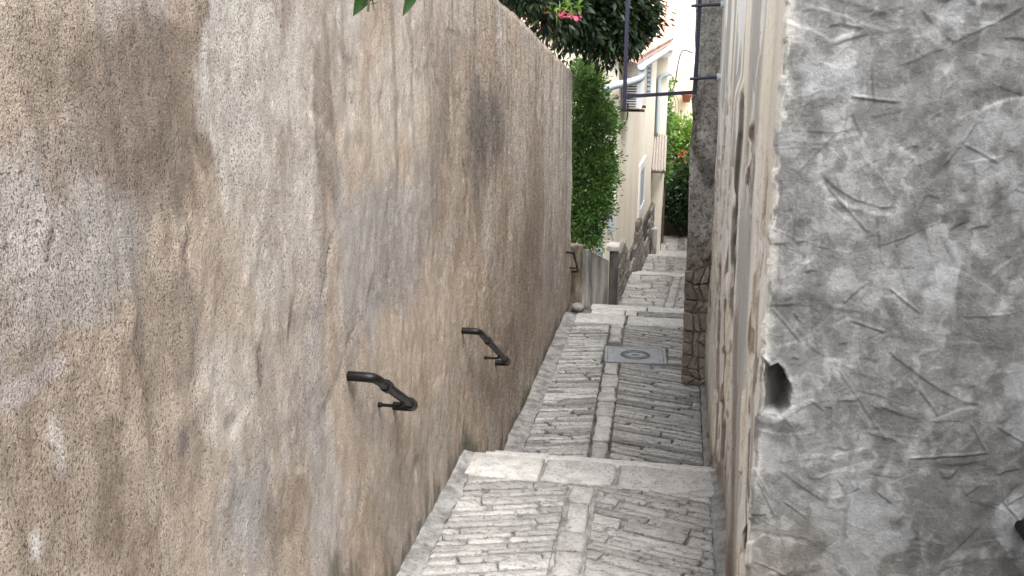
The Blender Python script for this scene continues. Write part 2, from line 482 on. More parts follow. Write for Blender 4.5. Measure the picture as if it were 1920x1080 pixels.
# ---- paving stones
def clip(poly, f):
    out = []
    for i in range(len(poly)):
        a, b = poly[i], poly[(i + 1) % len(poly)]
        fa, fb = f(a), f(b)
        if fa >= 0: out.append(a)
        if (fa >= 0) != (fb >= 0):
            t = fa / (fa - fb)
            out.append((a[0] + (b[0] - a[0]) * t, a[1] + (b[1] - a[1]) * t))
    return out

def area(p):
    return 0.5 * sum(p[i][0] * p[(i + 1) % len(p)][1] - p[(i + 1) % len(p)][0] * p[i][1] for i in range(len(p)))

def stone_mesh(poly, zfun, parent, name, mat, proud=0.006, depth=0.05, jit=0.006, seg=0.09, rnd=0.010, tilt=0.012):
    if area(poly) < 0: poly = poly[::-1]
    if area(poly) < 0.0009: return None
    # subdivide and roughen the outline
    pts = []
    for i in range(len(poly)):
        a = Vector(poly[i]); b = Vector(poly[(i + 1) % len(poly)])
        L = (b - a).length
        if L < 1e-4: continue
        k = max(1, min(4, int(round(L / seg))))
        nrm = Vector(((b - a).y, -(b - a).x)) / L
        for s in range(k):
            p = a.lerp(b, s / k)
            if s == 0: p = p + (Vector((sum(q[0] for q in poly), sum(q[1] for q in poly))) / len(poly) - p).normalized() * random.uniform(0.1, 1.4) * jit
            else: p = p + nrm * random.uniform(-jit, jit * 0.7)
            pts.append(p)
    n = len(pts)
    if n < 3: return None
    c = sum(pts, Vector((0, 0))) / n
    tx, ty = random.uniform(-tilt, tilt), random.uniform(-tilt, tilt)
    z0 = random.uniform(-0.3, 1.0) * proud
    def top(p): return zfun(p.x, p.y) + 0.004 + z0 + tx * (p.x - c.x) + ty * (p.y - c.y)
    vs = []
    for p in pts: vs.append((p.x, p.y, zfun(p.x, p.y) - depth))
    for p in pts: vs.append((p.x, p.y, top(p) - rnd * 0.9))
    dom = random.uniform(0.0, 0.005)
    for p in pts:
        d = c - p
        q = p + d * min(0.45, rnd * random.uniform(0.7, 1.5) / max(d.length, 1e-3))
        vs.append((q.x, q.y, top(q) + random.uniform(-0.0015, 0.0015)))
    vs.append((c.x, c.y, top(c) + dom))
    fs = []
    for i in range(n):
        j = (i + 1) % n
        fs.append((i, j, n + j, n + i)); fs.append((n + i, n + j, 2 * n + j, 2 * n + i)); fs.append((2 * n + i, 2 * n + j, 3 * n))
    o = obj(name, vs, fs, mat, parent)
    sm = [k % 3 != 0 for k in range(len(fs))]
    o.data.polygons.foreach_set('use_smooth', sm)
    return o

def ramp_base(name, x0, x1, y0, y1, z0, z1, mat, label=None):
    nx, ny = 14, max(6, int((y1 - y0) / 0.12))
    vs = []; fs = []
    for j in range(ny + 1):
        y = y0 + (y1 - y0) * j / ny
        for i in range(nx + 1):
            x = x0 + (x1 - x0) * i / nx
            vs.append((x, y, z0 + (z1 - z0) * j / ny - 0.016 + 0.008 * (random.random() - 0.5)))
    for j in range(ny):
        for i in range(nx):
            a = j * (nx + 1) + i
            fs.append((a, a + 1, a + nx + 2, a + nx + 1))
    b = len(vs)
    # body below
    vs += [(x0, y0, z0 - 0.022), (x1, y0, z0 - 0.022), (x1, y1, z1 - 0.022), (x0, y1, z1 - 0.022), (x0, y0, z0 - 0.5), (x1, y0, z0 - 0.5), (x1, y1, z1 - 0.5), (x0, y1, z1 - 0.5)]
    fs += [(b, b + 1, b + 5, b + 4), (b + 1, b + 2, b + 6, b + 5), (b + 2, b + 3, b + 7, b + 6), (b + 3, b, b + 4, b + 7)]
    o = obj(name, vs, fs, mat)
    return tag(o, label, None, None, 'structure')

def pave(parent, y0, y1, zf, xl, xr, xc, wc, alpha, tmin, tmax, lmin, lmax, joint, holes=(), mat='stone', gmat='gutter', proud=0.006, gut=True, depth=0.05, slope_c=0.0, jit=0.006):
    """chevron courses of split stones on both sides of a strip of gutter stones; xc may drift with y"""
    def xcen(y): return xc + slope_c * (y - y0)
    # gutter strip
    if gut:
        y = y0
        while y < y1 - 0.04:
            L = min(random.uniform(0.17, 0.42), y1 - y)
            if y1 - (y + L) < 0.08: L = y1 - y
            a, b = y + joint * 0.8, y + L - joint * 0.8
            h = wc / 2 - random.uniform(0, 0.022)
            poly = [(xcen(a) - h, a), (xcen(a) + h, a), (xcen(b) + h, b), (xcen(b) - h, b)]
            if not any(hx0 - 0.02 < xcen(a) < hx1 + 0.02 and b > hy0 and a < hy1 for hx0, hx1, hy0, hy1 in holes):
                stone_mesh(poly, zf, parent, 'gutter_stone', M[gmat], proud * 0.8, depth, jit * 1.2 + 0.007, 0.07, 0.016, 0.012)
            y += L
    ca, sa = math.cos(alpha), math.sin(alpha)
    for sgn, xe in ((-1, xl), (1, xr)):
        y = y0 - 0.02
        W = abs(xe - xc) + 0.1
        ymax = y1 + W * math.tan(alpha) + 0.3
        while y < ymax:
            t = random.uniform(tmin, tmax) * random.choice((1, 1, 1, 1, 1.5))
            s = -random.uniform(0, 0.2)
            Ls = (W + wc) / ca + 0.1
            while s < Ls:
                l = random.uniform(lmin, lmax)
                tt = t - joint * random.uniform(0.7, 1.3)
                subs = [(0, tt)]
                if t > tmax * 1.1 and random.random() < 0.45: subs = [(0, tt * 0.48), (tt * 0.55, tt)]
                for u0, u1 in subs:
                    a, b = s + joint * 0.5, s + l - joint * random.uniform(0.4, 0.8)
                    sk = random.uniform(-0.016, 0.016)
                    def pt(ss, uu): return (xc + sgn * (ca * ss - 0.0) + sgn * sa * uu, y - sa * ss + ca * uu)
                    poly = [pt(a, u0), pt(b + random.uniform(-0.02, 0.012), u0 + max(sk * 0.6, -0.003)), pt(b + random.uniform(-0.02, 0.012), u1 + min(sk * 0.4, 0.003)), pt(a + random.uniform(-0.012, 0.02), u1 + random.uniform(-0.007, 0.003))]
                    g = wc / 2 + joint * 0.4
                    poly = clip(poly, lambda p: sgn * (p[0] - xcen(p[1])) - g)
                    if len(poly) > 2: poly = clip(poly, lambda p: sgn * (xe - p[0]) - 0.0)
                    if len(poly) > 2: poly = clip(poly, lambda p: p[1] - y0)
                    if len(poly) > 2: poly = clip(poly, lambda p: y1 - p[1])
                    for hx0, hx1, hy0, hy1 in holes:
                        if len(poly) < 3: break
                        cx = sum(p[0] for p in poly) / len(poly); cy = sum(p[1] for p in poly) / len(poly)
                        if min(p[0] for p in poly) < hx1 and max(p[0] for p in poly) > hx0 and min(p[1] for p in poly) < hy1 and max(p[1] for p in poly) > hy0:
                            dl = [(hx0 - cx), (cx - hx1), (hy0 - cy), (cy - hy1)]
                            k = dl.index(max(dl))
                            poly = clip(poly, [lambda p: hx0 - p[0], lambda p: p[0] - hx1, lambda p: hy0 - p[1], lambda p: p[1] - hy1][k])
                    if len(poly) > 2:
                        xs = [p[0] for p in poly]; ys = [p[1] for p in poly]
                        if max(xs) - min(xs) > 0.03 and max(ys) - min(ys) > 0.025:
                            stone_mesh(poly, zf, parent, 'paving_stone', M[mat], proud, depth, jit, 0.11, 0.010)
                s += l
            y += t / ca

def slab(parent, x0, x1, y0, y1, zf, mat='slab', proud=0.004, name='edge_slab', jit=0.008, depth=0.14, rnd=0.014):
    return stone_mesh([(x0, y0), (x1, y0), (x1, y1), (x0, y1)], zf, parent, name, M[mat], proud, depth, jit, 0.16, rnd, 0.004)

def lin(y0, z0, y1, z1):
    return lambda x, y: z0 + (z1 - z0) * (y - y0) / (y1 - y0)

def flight(name, x0, x1, y0, y1, z0, z1, n, label):
    """n risers between a ramp edge and the next ramp: each step a child of its flight"""
    rt = empty(name, (0.5 * (x0 + x1), y1, z1))
    tag(rt, label, None, None, 'structure')
    dz = (z0 - z1) / n; dy = (y1 - y0) / (n - 1) if n > 1 else 0.3
    for k in range(n - 1):
        zt = z0 - dz * (k + 1)
        mb = MB().box((x0, y0 + dy * k - 0.03, z1 - 0.3), (x1, y0 + dy * (k + 1) + 0.012, zt))
        mb.build('step', M['slab'], rt, bevel=0.012)
    return rt

xl_in, xr_in = XL + 0.0, 0.375
# upper landing the photographer stands on, flight, second landing, flight: behind and below the view
zA = lin(-6, -1.45, 0.6, -1.62)
r0 = ramp_base('upper_landing', XL - 0.05, 3.2, -6, 0.6, -1.45, -1.62, M['mortar_pale'], 'upper landing behind the viewpoint')
slab(r0, XL + 0.02, 3.1, 0.2, 0.61, zA)
flight('upper_steps', XL - 0.05, 3.2, 0.6, 2.0, -1.62, -2.36, 5, 'steps down from the upper landing')
zB = lin(2.0, -2.36, 3.40, -2.42)
r1 = ramp_base('middle_landing', XL - 0.05, 3.2, 2.0, 3.40, -2.36, -2.42, M['mortar_pale'], 'landing in front of the grey mortar wall')
pave(r1, 2.05, 3.05, zB, XL + 0.12, 0.55, -0.5, 0.17, R(16), 0.09, 0.14, 0.25, 0.5, 0.014, proud=0.005)
slab(r1, XL + 0.02, -0.4, 3.06, 3.41, zB); slab(r1, -0.39, 0.5, 3.06, 3.41, zB)
flight('near_steps', XL - 0.05, 0.42, 3.40, 3.95, -2.42, -2.906, 3, 'steps just below the photograph down to the nearest ramp')

# nearest ramp
zC = lin(3.95, -2.906, 5.85, -2.985)
ramp1 = ramp_base('near_paved_ramp', XL - 0.05, 0.42, 3.95, 5.85, -2.906, -2.985, M['mortar_pale'], 'nearest paved ramp of pale split stones')
gx0 = at(1060, 1080, Z=-2.92).x; gx1 = at(1093, 917, Z=-2.965)
gsl = (gx1.x - gx0) / (gx1.y - 4.27)
pave(ramp1, 3.95, 5.50, zC, XL + 0.10, 0.31, gx0, 0.17, R(17), 0.045, 0.095, 0.22, 0.66, 0.008, proud=0.008, slope_c=gsl, jit=0.009)
slab(ramp1, XL + 0.05, at(1018, 870, Z=-2.98).x, 5.52, 5.87, zC)
slab(ramp1, at(1018, 870, Z=-2.98).x + 0.012, -0.30, 5.54, 5.865, zC, mat='gutter', jit=0.02)
slab(ramp1, -0.29, 0.365, 5.50, 5.865, zC, mat='gutter', jit=0.02)
flight('steps_by_second_handrail', XL - 0.05, 0.42, 5.85, 7.0, -2.985, -3.70, 4, 'steps hidden behind the edge of the nearest ramp')

# main ramp with the manhole cover
zD = lin(7.0, -3.70, 12.45, -3.965)
ramp2 = ramp_base('main_paved_ramp', XL - 0.05, 0.46, 7.0, 12.45, -3.70, -3.965, M['mortar'], 'long paved ramp of thin chevron stones around a gutter strip')
mc = [at(u, v, Z=-3.86) for u, v in ((1131, 683), (1248, 685), (1249, 653), (1137, 648))]
mcx = sum(p.x for p in mc) / 4; mcy = sum(p.y for p in mc) / 4
mw = ((mc[1] - mc[0]).length + (mc[2] - mc[3]).length) / 2; mh = ((mc[3] - mc[0]).length + (mc[2] - mc[1]).length) / 2
c0 = at(1124, 858, Z=-3.715); c1 = at(1158, 618, Z=-3.93)
pave(ramp2, 7.0, 11.52, zD, XL + 0.145, 0.34, c0.x, 0.18, R(15), 0.040, 0.072, 0.35, 0.95, 0.009, holes=((mcx - mw / 2 - 0.02, mcx + mw / 2 + 0.02, mcy - mh / 2 - 0.03, mcy + mh / 2 + 0.03),), proud=0.012, slope_c=(c1.x - c0.x) / (c1.y - c0.y), depth=0.06, jit=0.006, mat='stone_far')
p0 = at(1172, 606, Z=-3.93).x
slab(ramp2, XL + 0.14, p0 - 0.01, 11.53, 11.98, zD); slab(ramp2, p0 + 0.02, 0.44, 11.56, 11.96, zD)
slab(ramp2, -1.02, p0 - 0.03, 11.99, 12.20, zD); slab(ramp2, p0 - 0.02, p0 + 0.13, 11.99, 12.22, zD)
slab(ramp2, 0.22, 0.45, 11.98, 12.22, zD)
slab(ramp2, -1.05, -0.30, 12.22, 12.46, zD); slab(ramp2, -0.29, 0.45, 12.24, 12.465, zD)
lid = MB().box((p0 + 0.15, 12.00, zD(0, 12.0) - 0.05), (0.21, 12.21, zD(0, 12.2) + 0.004)).build('concrete_lid', M['cement'], ramp2, bevel=0.008)

def fillet(name, x0, x1, y0, y1, zf, parent, side, h):
    """cement fillet run along the foot of a wall"""
    n = max(5, int((y1 - y0) / 0.06)); prof = 6
    vs = []; fs = []
    for j in range(n + 1):
        y = y0 + (y1 - y0) * j / n
        w = 0.05 * (float(fbm(y * 5.0, x0 * 3, 7, 4)) - 0.5); hh = h * (0.6 + 0.8 * float(fbm(y * 3.0, 5.0, 9, 3)))
        for k in range(prof):
            t = k / (prof - 1)
            x = (x0 + (x1 + w - x0) * t)
            z = zf(x, y) + hh * (1 - t) ** 2 + 0.007 - 0.02 * max(0, t - 0.7)
            vs.append((x, y, z))
    for j in range(n):
        for k in range(prof - 1):
            a = j * prof + k
            f = (a, a + 1, a + prof + 1, a + prof)
            fs.append(f if side < 0 else f[::-1])
    for j, rev in ((0, 0), (n, 1)):
        b = len(vs); a = j * prof
        vs.append((vs[a][0], vs[a][1], vs[a + prof - 1][2] - 0.02))
        f = tuple(range(a, a + prof)) + (b,)
        fs.append(f[::-1] if rev else f)
    return obj(name, vs, fs, M['cement'], parent, True)

fillet('cement_fillet', XL - 0.02, XL + 0.11, 3.95, 5.86, zC, ramp1, -1, 0.02)
fillet('cement_fillet', XL - 0.02, XL + 0.155, 7.0, 11.9, zD, ramp2, -1, 0.025)
fillet('cement_fillet', 0.385, 0.315, 3.95, 5.86, zC, ramp1, 1, 0.03)
fillet('cement_fillet', 0.40, 0.345, 7.0, 12.2, zD, ramp2, 1, 0.04)

# ramps further down the hill
flight('steps_by_low_wall', -1.35, 0.46, 12.45, 14.2, -3.965, -4.80, 5, 'steps hidden behind the edge of the main ramp')
zE = lin(14.2, -4.80, 17.6, -4.93)
ramp3 = ramp_base('far_paved_ramp', -1.3, 0.5, 14.2, 17.6, -4.80, -4.93, M['mortar_pale'], 'paved ramp beside the rubble plinth of the yellow house')
pave(ramp3, 14.2, 17.45, zE, -0.80, 0.45, -0.08, 0.16, R(8), 0.11, 0.22, 0.25, 0.6, 0.013, slope_c=0.06, proud=0.008)
slab(ramp3, -0.80, -0.2, 17.46, 17.61, zE); slab(ramp3, -0.19, 0.45, 17.46, 17.61, zE)
flight('lower_steps', -1.2, 0.5, 17.6, 18.9, -4.93, -5.42, 3, 'steps hidden behind the edge of the far ramp')
zG = lin(18.9, -5.42, 21.2, -5.50)
ramp4 = ramp_base('distant_paved_ramp', -1.1, 0.6, 18.9, 21.2, -5.42, -5.50, M['mortar_pale'], 'short distant paved ramp')
pave(ramp4, 18.9, 21.05, zG, -0.66, 0.55, -0.05, 0.16, R(5), 0.15, 0.28, 0.25, 0.6, 0.013, gut=False)
slab(ramp4, -0.62, 0.55, 21.06, 21.21, zG)
flight('lowest_steps', -1.1, 0.6, 21.2, 23.2, -5.50, -6.02, 4, 'steps hidden behind the edge of the distant ramp')
zH = lin(23.2, -6.02, 25.6, -6.10)
ramp5 = ramp_base('lowest_paved_ramp', -1.0, 1.6, 23.2, 25.6, -6.02, -6.10, M['mortar_pale'], 'farthest visible piece of paved path')
pave(ramp5, 23.2, 25.6, zH, -0.6, 1.4, 0.2, 0.16, R(3), 0.2, 0.34, 0.3, 0.6, 0.02, gut=False)

# ================================================================== the left wall
def wall_top(y): return (7.29 - y) * 0.1735
Y0, Y1 = 0.35, 12.42
ys = np.linspace(Y0, Y1, 800)
nz = 350
Yg = np.repeat(ys[:, None], nz, 1)
ztop = wall_top(Yg) + 0.02 * (fbm(Yg * 1.7, Yg * 0 + 3, 5, 4) - 0.5)
zb = -4.3
Tz = np.linspace(0, 1, nz)[None, :]
Zg = zb + (ztop - zb) * Tz
stv = fbm(Yg * 3.2, Zg * 0.55, 21, 5)            # vertical streaks
blo = fbm(Yg * 1.9, Zg * 1.2, 33, 5)
fine = fbm(Yg * 8, Zg * 4, 41, 4, 0.65)
col = np.zeros(Yg.shape + (3,)) + np.array((0.43, 0.365, 0.303))
col = mixc(col, (0.30, 0.247, 0.203), sst(0.48, 0.66, stv) * 0.45)
col = mixc(col, (0.40, 0.378, 0.358), sst(0.52, 0.60, blo) * 0.45)
GREY, BROWN, PALE, BLACK, WARM, WHITE = (0.36, 0.346, 0.335), (0.235, 0.190, 0.155), (0.50, 0.47, 0.43), (0.11, 0.107, 0.104), (0.48, 0.40, 0.325), (0.62, 0.61, 0.60)
stains = [  # photograph extents of each stain on the wall, colour, strength, softness
    (-60, 240, 300, 600, GREY, 0.75, 0.6), (60, 0, 400, 300, BROWN, 0.75, 0.5), (180, -60, 440, 380, BROWN, 0.95, 0.35), (240, 240, 400, 430, BROWN, 0.7, 0.5),
    (408, -80, 596, 360, PALE, 0.95, 0.22), (410, 300, 620, 560, PALE, 0.7, 0.6), (586, -60, 626, 480, BROWN, 0.75, 0.4), (628, -60, 680, 130, PALE, 0.6, 0.5),
    (640, 40, 790, 330, WARM, 0.6, 0.6), (610, 340, 800, 640, GREY, 0.8, 0.5), (670, 60, 800, 300, PALE, 0.55, 0.6),
    (800, -60, 960, 560, BROWN, 0.45, 0.7), (880, 130, 956, 320, BLACK, 0.55, 0.8), (890, 150, 915, 400, BLACK, 0.5, 0.6), (925, 170, 940, 350, BLACK, 0.35, 0.6), (820, 60, 850, 300, BLACK, 0.3, 0.7),
    (1020, 90, 1082, 520, PALE, 0.75, 0.4), (985, 60, 1018, 560, BROWN, 0.55, 0.5), (1052, 120, 1066, 560, BROWN, 0.4, 0.6),
    (850, 420, 1050, 760, BROWN, 0.35, 0.6), (950, 300, 1010, 700, BROWN, 0.35, 0.6), (790, 480, 900, 700, WARM, 0.6, 0.6), (700, 560, 860, 900, WARM, 0.4, 0.7),
    (360, 560, 500, 830, PALE, 0.75, 0.45), (400, 840, 530, 1100, GREY, 0.85, 0.45), (570, 760, 640, 1100, GREY, 0.7, 0.5), (500, 640, 620, 900, GREY, 0.5, 0.7),
    (230, 500, 370, 800, BROWN, 0.55, 0.5), (-60, 640, 190, 1100, BROWN, 0.45, 0.7), (180, 780, 245, 1010, BROWN, 0.85, 0.4), (190, 900, 290, 1100, BROWN, 0.6, 0.5), (300, 800, 400, 960, BROWN, 0.55, 0.5),
    (480, 900, 590, 1050, BROWN, 0.5, 0.5), (640, 820, 830, 1100, BROWN, 0.45, 0.6), (335, 800, 365, 860, BLACK, 0.5, 0.6), (415, 770, 445, 800, BLACK, 0.45, 0.6), (484, 640, 500, 730, BLACK, 0.45, 0.6), (545, 580, 560, 630, BLACK, 0.35, 0.6),
    (660, 710, 676, 750, BROWN, 0.7, 0.7), (704, 742, 718, 775, BROWN, 0.6, 0.7), (936, 610, 966, 665, BROWN, 0.8, 0.6), (868, 628, 882, 650, BROWN, 0.5, 0.7), (10, 690, 120, 730, (0.42, 0.375, 0.37), 0.7, 0.5), (92, 790, 112, 880, WHITE, 0.4, 0.7), (50, 985, 68, 1040, WHITE, 0.7, 0.6),
]
for u0, v0, u1, v1, cc, s, soft in stains:
    um, vm = (u0 + u1) / 2, (v0 + v1) / 2
    a = at(u0, vm, X=XL); b = at(u1, vm, X=XL); t = at(um, v0, X=XL); w = at(um, v1, X=XL)
    yc, hy = (a.y + b.y) / 2, abs(b.y - a.y) / 2
    zc, hz = (t.z + w.z) / 2, abs(t.z - w.z) / 2
    wy = (fbm(Yg * 2.5 / max(hy, 0.25) * 0.4, Zg * 0.8, int(u0) + 500, 5) - 0.5)
    wz = (fbm(Yg * 6.0, Zg * 1.6, int(v0) + 900, 5) - 0.5)
    dy = np.abs((Yg - yc) / hy + wy * 1.1); dz = np.abs((Zg - zc) / hz + wz * 1.3)
    d = (dy ** 3 + dz ** 3) ** (1 / 3.0)
    m = sst(1.0 + soft * 0.35, 1.0 - soft * 0.75, d + (fine - 0.5) * 1.2 + (blo - 0.5) * 0.9 + (stv - 0.5) * 0.5) * s
    col = mixc(col, cc, m)
# faint drip lines from the coping
drip = sst(0.60, 0.78, fbm(Yg * 14, Zg * 0.25, 71, 4)) * sst(3.2, 0.0, ztop - Zg + 1.5 * (blo - 0.5)) * 0.5
col = mixc(col, (0.15, 0.13, 0.115), drip)
# greenish grime at the foot
gz = np.vectorize(path_z)(ys)[:, None]
grime = sst(0.20, 0.0, (Zg - gz) + 0.5 * (fine - 0.5)) * 0.75
col = mixc(col, (0.10, 0.097, 0.072), grime)
def crack(pts, w, dep, s, seed):
    global col, crk
    q = [at(u, v, X=XL) for u, v in pts]
    for a, b in zip(q, q[1:]):
        dyy, dzz = b.y - a.y, b.z - a.z; LL = math.hypot(dyy, dzz)
        t = ((Yg - a.y) * dyy + (Zg - a.z) * dzz) / LL
        o = (-(Yg - a.y) * dzz + (Zg - a.z) * dyy) / LL + 0.03 * (fbm(t * 14, t * 0 + seed, 3, 3) - 0.5)
        m = np.exp(-(o / w) ** 2) * sst(-0.02, 0.02, t) * sst(LL + 0.02, LL - 0.02, t)
        col = mixc(col, (0.10, 0.085, 0.07), m * s); crk = crk + m * dep
crk = np.zeros(Yg.shape)
for k, (pts, w_, s_) in enumerate(((((815, 118), (818, 140), (823, 165)), 0.012, 0.7), (((845, 190), (849, 240)), 0.014, 0.6), (((553, 565), (549, 610), (546, 645)), 0.010, 0.7), 
                                  (((492, 650), (490, 700), (497, 730)), 0.012, 0.5), (((620, 440), (612, 500), (606, 560)), 0.010, 0.45), (((345, 400), (352, 440), (340, 480)), 0.010, 0.45), (((870, 300), (880, 360), (876, 430)), 0.014, 0.5), (((96, 430), (94, 500)), 0.008, 0.4))):
    crack(pts, w_, 0.010, s_, k)
disp = -crk + 0.035 * (fbm(Yg * 0.8, Zg * 0.8, 3, 4) - 0.5) + 0.012 * (fbm(Yg * 5, Zg * 3, 8, 4) - 0.5) + 0.010 * (fbm(Yg * 22, Zg * 10, 9, 2) - 0.5)
# flaked steps where the top coat has come away
fl = sst(0.53, 0.55, fbm(Yg * 2.2, Zg * 1.1, 77, 5)); disp = disp - 0.006 * fl
edge = sst(0.0, 0.08, Y1 - Yg)
Px = XL + disp - 0.015 * (1 - edge) - 0.012 * sst(0.05, 0.0, ztop - Zg)
P = np.stack([Px, Yg + 0.018 * (1 - edge) * (fbm(Zg * 6, Zg * 0, 4, 4) - 0.5) * 2, Zg], -1)
# body behind the face: top, back, both ends follow the face's border
TH_W = 0.42
ev, ef = [], []
idx_t = np.arange(0, 800, 20).tolist() + [799]
for i in idx_t: ev += [tuple(P[i, -1]), (XL - TH_W, P[i, -1, 1], P[i, -1, 2] + 0.01), (XL - TH_W, P[i, -1, 1], zb)]
for k in range(len(idx_t) - 1):
    a, b = 3 * k, 3 * (k + 1)
    ef += [(a, b, b + 1, a + 1), (a + 1, b + 1, b + 2, a + 2)]
idx_z = np.arange(0, nz, 10).tolist() + [nz - 1]
for e, rev in ((799, 0), (0, 1)):
    b0 = len(ev)
    for i in idx_z: ev += [tuple(P[e, i]), (XL - TH_W, P[e, i, 1], P[e, i, 2] + 0.01 * (i == nz - 1))]
    for k in range(len(idx_z) - 1):
        a, b = b0 + 2 * k, b0 + 2 * (k + 1)
        f = (a, a + 1, b + 1, b)
        ef.append(f[::-1] if rev else f)
b0 = len(ev)
yq = Y0 - 0.001
for y_ in (yq, -6.0): ev += [(XL - 0.004, y_, zb), (XL - 0.004, y_, wall_top(y_)), (XL - TH_W, y_, wall_top(y_) + 0.01), (XL - TH_W, y_, zb)]
for i_ in range(4): ef.append((b0 + i_, b0 + (i_ + 1) % 4, b0 + 4 + (i_ + 1) % 4, b0 + 4 + i_))
ef.append((b0 + 4, b0 + 5, b0 + 6, b0 + 7))
lw = grid_mesh('plaster_wall', P, col, M['rough'], None, False, (ev, ef, (0.33, 0.28, 0.24)))
tag(lw, 'tall stained beige roughcast plaster wall along the left side of the alley', 'wall')

# ================================================================== the house on the right: cream alley side and fresh grey mortar front
house_r = empty('corner_house', (1.0, 3.65, -3.2), 'corner of the house on the right, cream alley side and rough grey mortar front', 'house')
YA = 3.655
def cdx(z): return 0.008 * (fbm(np.asarray(z) * 5, np.asarray(z) * 0 + 2, 91, 4) - 0.5) + 0.013 * sst(0.52, 0.66, fbm(np.asarray(z) * 9, np.asarray(z) * 0 + 7, 95, 4))
# -- grey mortar front (faces uphill)
nx, nzz = 330, 700
xg = np.concatenate([np.linspace(0, 1.30, 300), np.linspace(1.306, 2.12, 130)])
HT = 0.62      # top of the right house, out of view, kept low to admit sky light
zg = np.concatenate([np.linspace(-2.75, 0.1, 640), np.linspace(0.13, HT, 20)])
XX, ZZ = np.meshgrid(xg, zg, indexing='ij')
hgt = 0.016 * (fbm(XX * 2.2, ZZ * 2.2, 5, 4) - 0.5) + 0.008 * (fbm(XX * 9, ZZ * 9, 6, 4) - 0.5)
wx_ = 0.10 * (fbm(XX * 7, ZZ * 7, 101, 4) - 0.5); wz_ = 0.10 * (fbm(XX * 7, ZZ * 7, 131, 4) - 0.5)
tone = fbm((XX + wx_) * 4.0 + 3, (ZZ + wz_) * 3.0, 14, 5, 0.55)
tone2 = fbm((XX + wx_) * 9.0 + 3, (ZZ + wz_) * 6, 19, 4)
gcol = np.zeros(XX.shape + (3,)) + np.array((0.265, 0.266, 0.264))
upper = sst(-1.2, -0.1, ZZ)
gcol = mixc(gcol, (0.335, 0.342, 0.347), sst(0.46, 0.56, tone + 0.06 * upper) * 0.8)
gcol = mixc(gcol, (0.18, 0.177, 0.172), sst(0.47, 0.43, tone) * 0.6)
gcol = mixc(gcol, (0.165, 0.162, 0.157), sst(0.54, 0.57, tone2) * 0.6)
tone3 = fbm((XX + wx_) * 13.0, (ZZ + wz_) * 9, 23, 3)
gcol = mixc(gcol, (0.175, 0.172, 0.167), sst(0.60, 0.63, tone3) * 0.5)
gcol = mixc(gcol, (0.35, 0.352, 0.35), sst(0.38, 0.35, tone3) * 0.5)
wb = fbm(XX * 16, ZZ * 16, 201, 4); wb2 = fbm(XX * 16 + 9, ZZ * 16 + 5, 231, 4)
lowg = sst(0.0, -0.9, ZZ)
for sc_, sd_, th_, st_ in ((6.5, 61, 0.53, 0.55), (12.0, 67, 0.56, 0.5), (20.0, 71, 0.60, 0.4)):
    bl = fbm((XX + 0.05 * (wb - 0.5)) * sc_ * 1.2, (ZZ + 0.07 * (wb2 - 0.5)) * sc_ * 0.8, sd_, 3, 0.45) + 0.03 * lowg
    gcol = mixc(gcol, (0.150, 0.147, 0.142), sst(th_, th_ + 0.018, bl) * st_)
    gcol = mixc(gcol, (0.34, 0.343, 0.343), sst(th_ - 0.03, th_ - 0.045, bl) * sst(th_ - 0.10, th_ - 0.05, bl) * st_ * 0.5)
gcol = mixc(gcol, (0.38, 0.388, 0.395), sst(0.58, 0.66, fbm(XX * 5, ZZ * 4, 55, 5)) * 0.6)
gcol = mixc(gcol, (0.33, 0.30, 0.265), sst(-1.75, -2.5, ZZ + 0.5 * XX) * 0.7)
rs = np.random.default_rng(5)
# trowel strokes: a pressed flat facet that ends in a raised burr
for k in range(600):
    cx, cz = rs.uniform(0.0, 2.0), rs.uniform(-2.6, 0.2)
    ang = rs.choice([rs.normal(0.9, 0.5), rs.normal(2.2, 0.5), rs.normal(0.15, 0.35)])
    L = 0.02 + 0.26 * rs.random() ** 2.2; W = rs.uniform(0.02, 0.12)
    sel = (np.abs(xg - cx) < 0.3)
    i0, i1 = np.where(sel)[0][[0, -1]]
    j0, j1 = np.where(np.abs(zg - cz) < 0.3)[0][[0, -1]]
    x, z = XX[i0:i1, j0:j1] - cx, ZZ[i0:i1, j0:j1] - cz
    a = x * math.cos(ang) + z * math.sin(ang); b = -x * math.sin(ang) + z * math.cos(ang)
    b = b + 0.25 * a * a / max(L, 0.1) * rs.uniform(-1, 1) + 0.010 * (fbm(a * 18, b * 0 + k, 3, 3) - 0.5)
    inside = sst(L, L * 0.85, np.abs(a) + 0.02 * (fbm(b * 20, a * 0 + k, 9, 3) - 0.5)) * sst(-0.004, 0.004, b) * sst(W, W * 0.5, b)
    base = hgt[i0:i1, j0:j1]
    lev = rs.uniform(-0.006, 0.004)
    base = base * (1 - 0.75 * inside) + (lev + b * rs.uniform(-0.10, 0.10)) * 0.75 * inside
    if rs.random() < 0.3:
        burr = np.exp(-(b / 0.003) ** 2) * sst(L, L * 0.7, np.abs(a)) * (0.3 + 0.7 * fbm(a * 30, b * 0, k, 3)) * rs.uniform(0.001, 0.0045)
        base = base + burr
    hgt[i0:i1, j0:j1] = base
    tn = rs.uniform(-0.30, 0.22)
    gcol[i0:i1, j0:j1] *= (1 + tn * inside * rs.uniform(0.4, 1))[..., None]
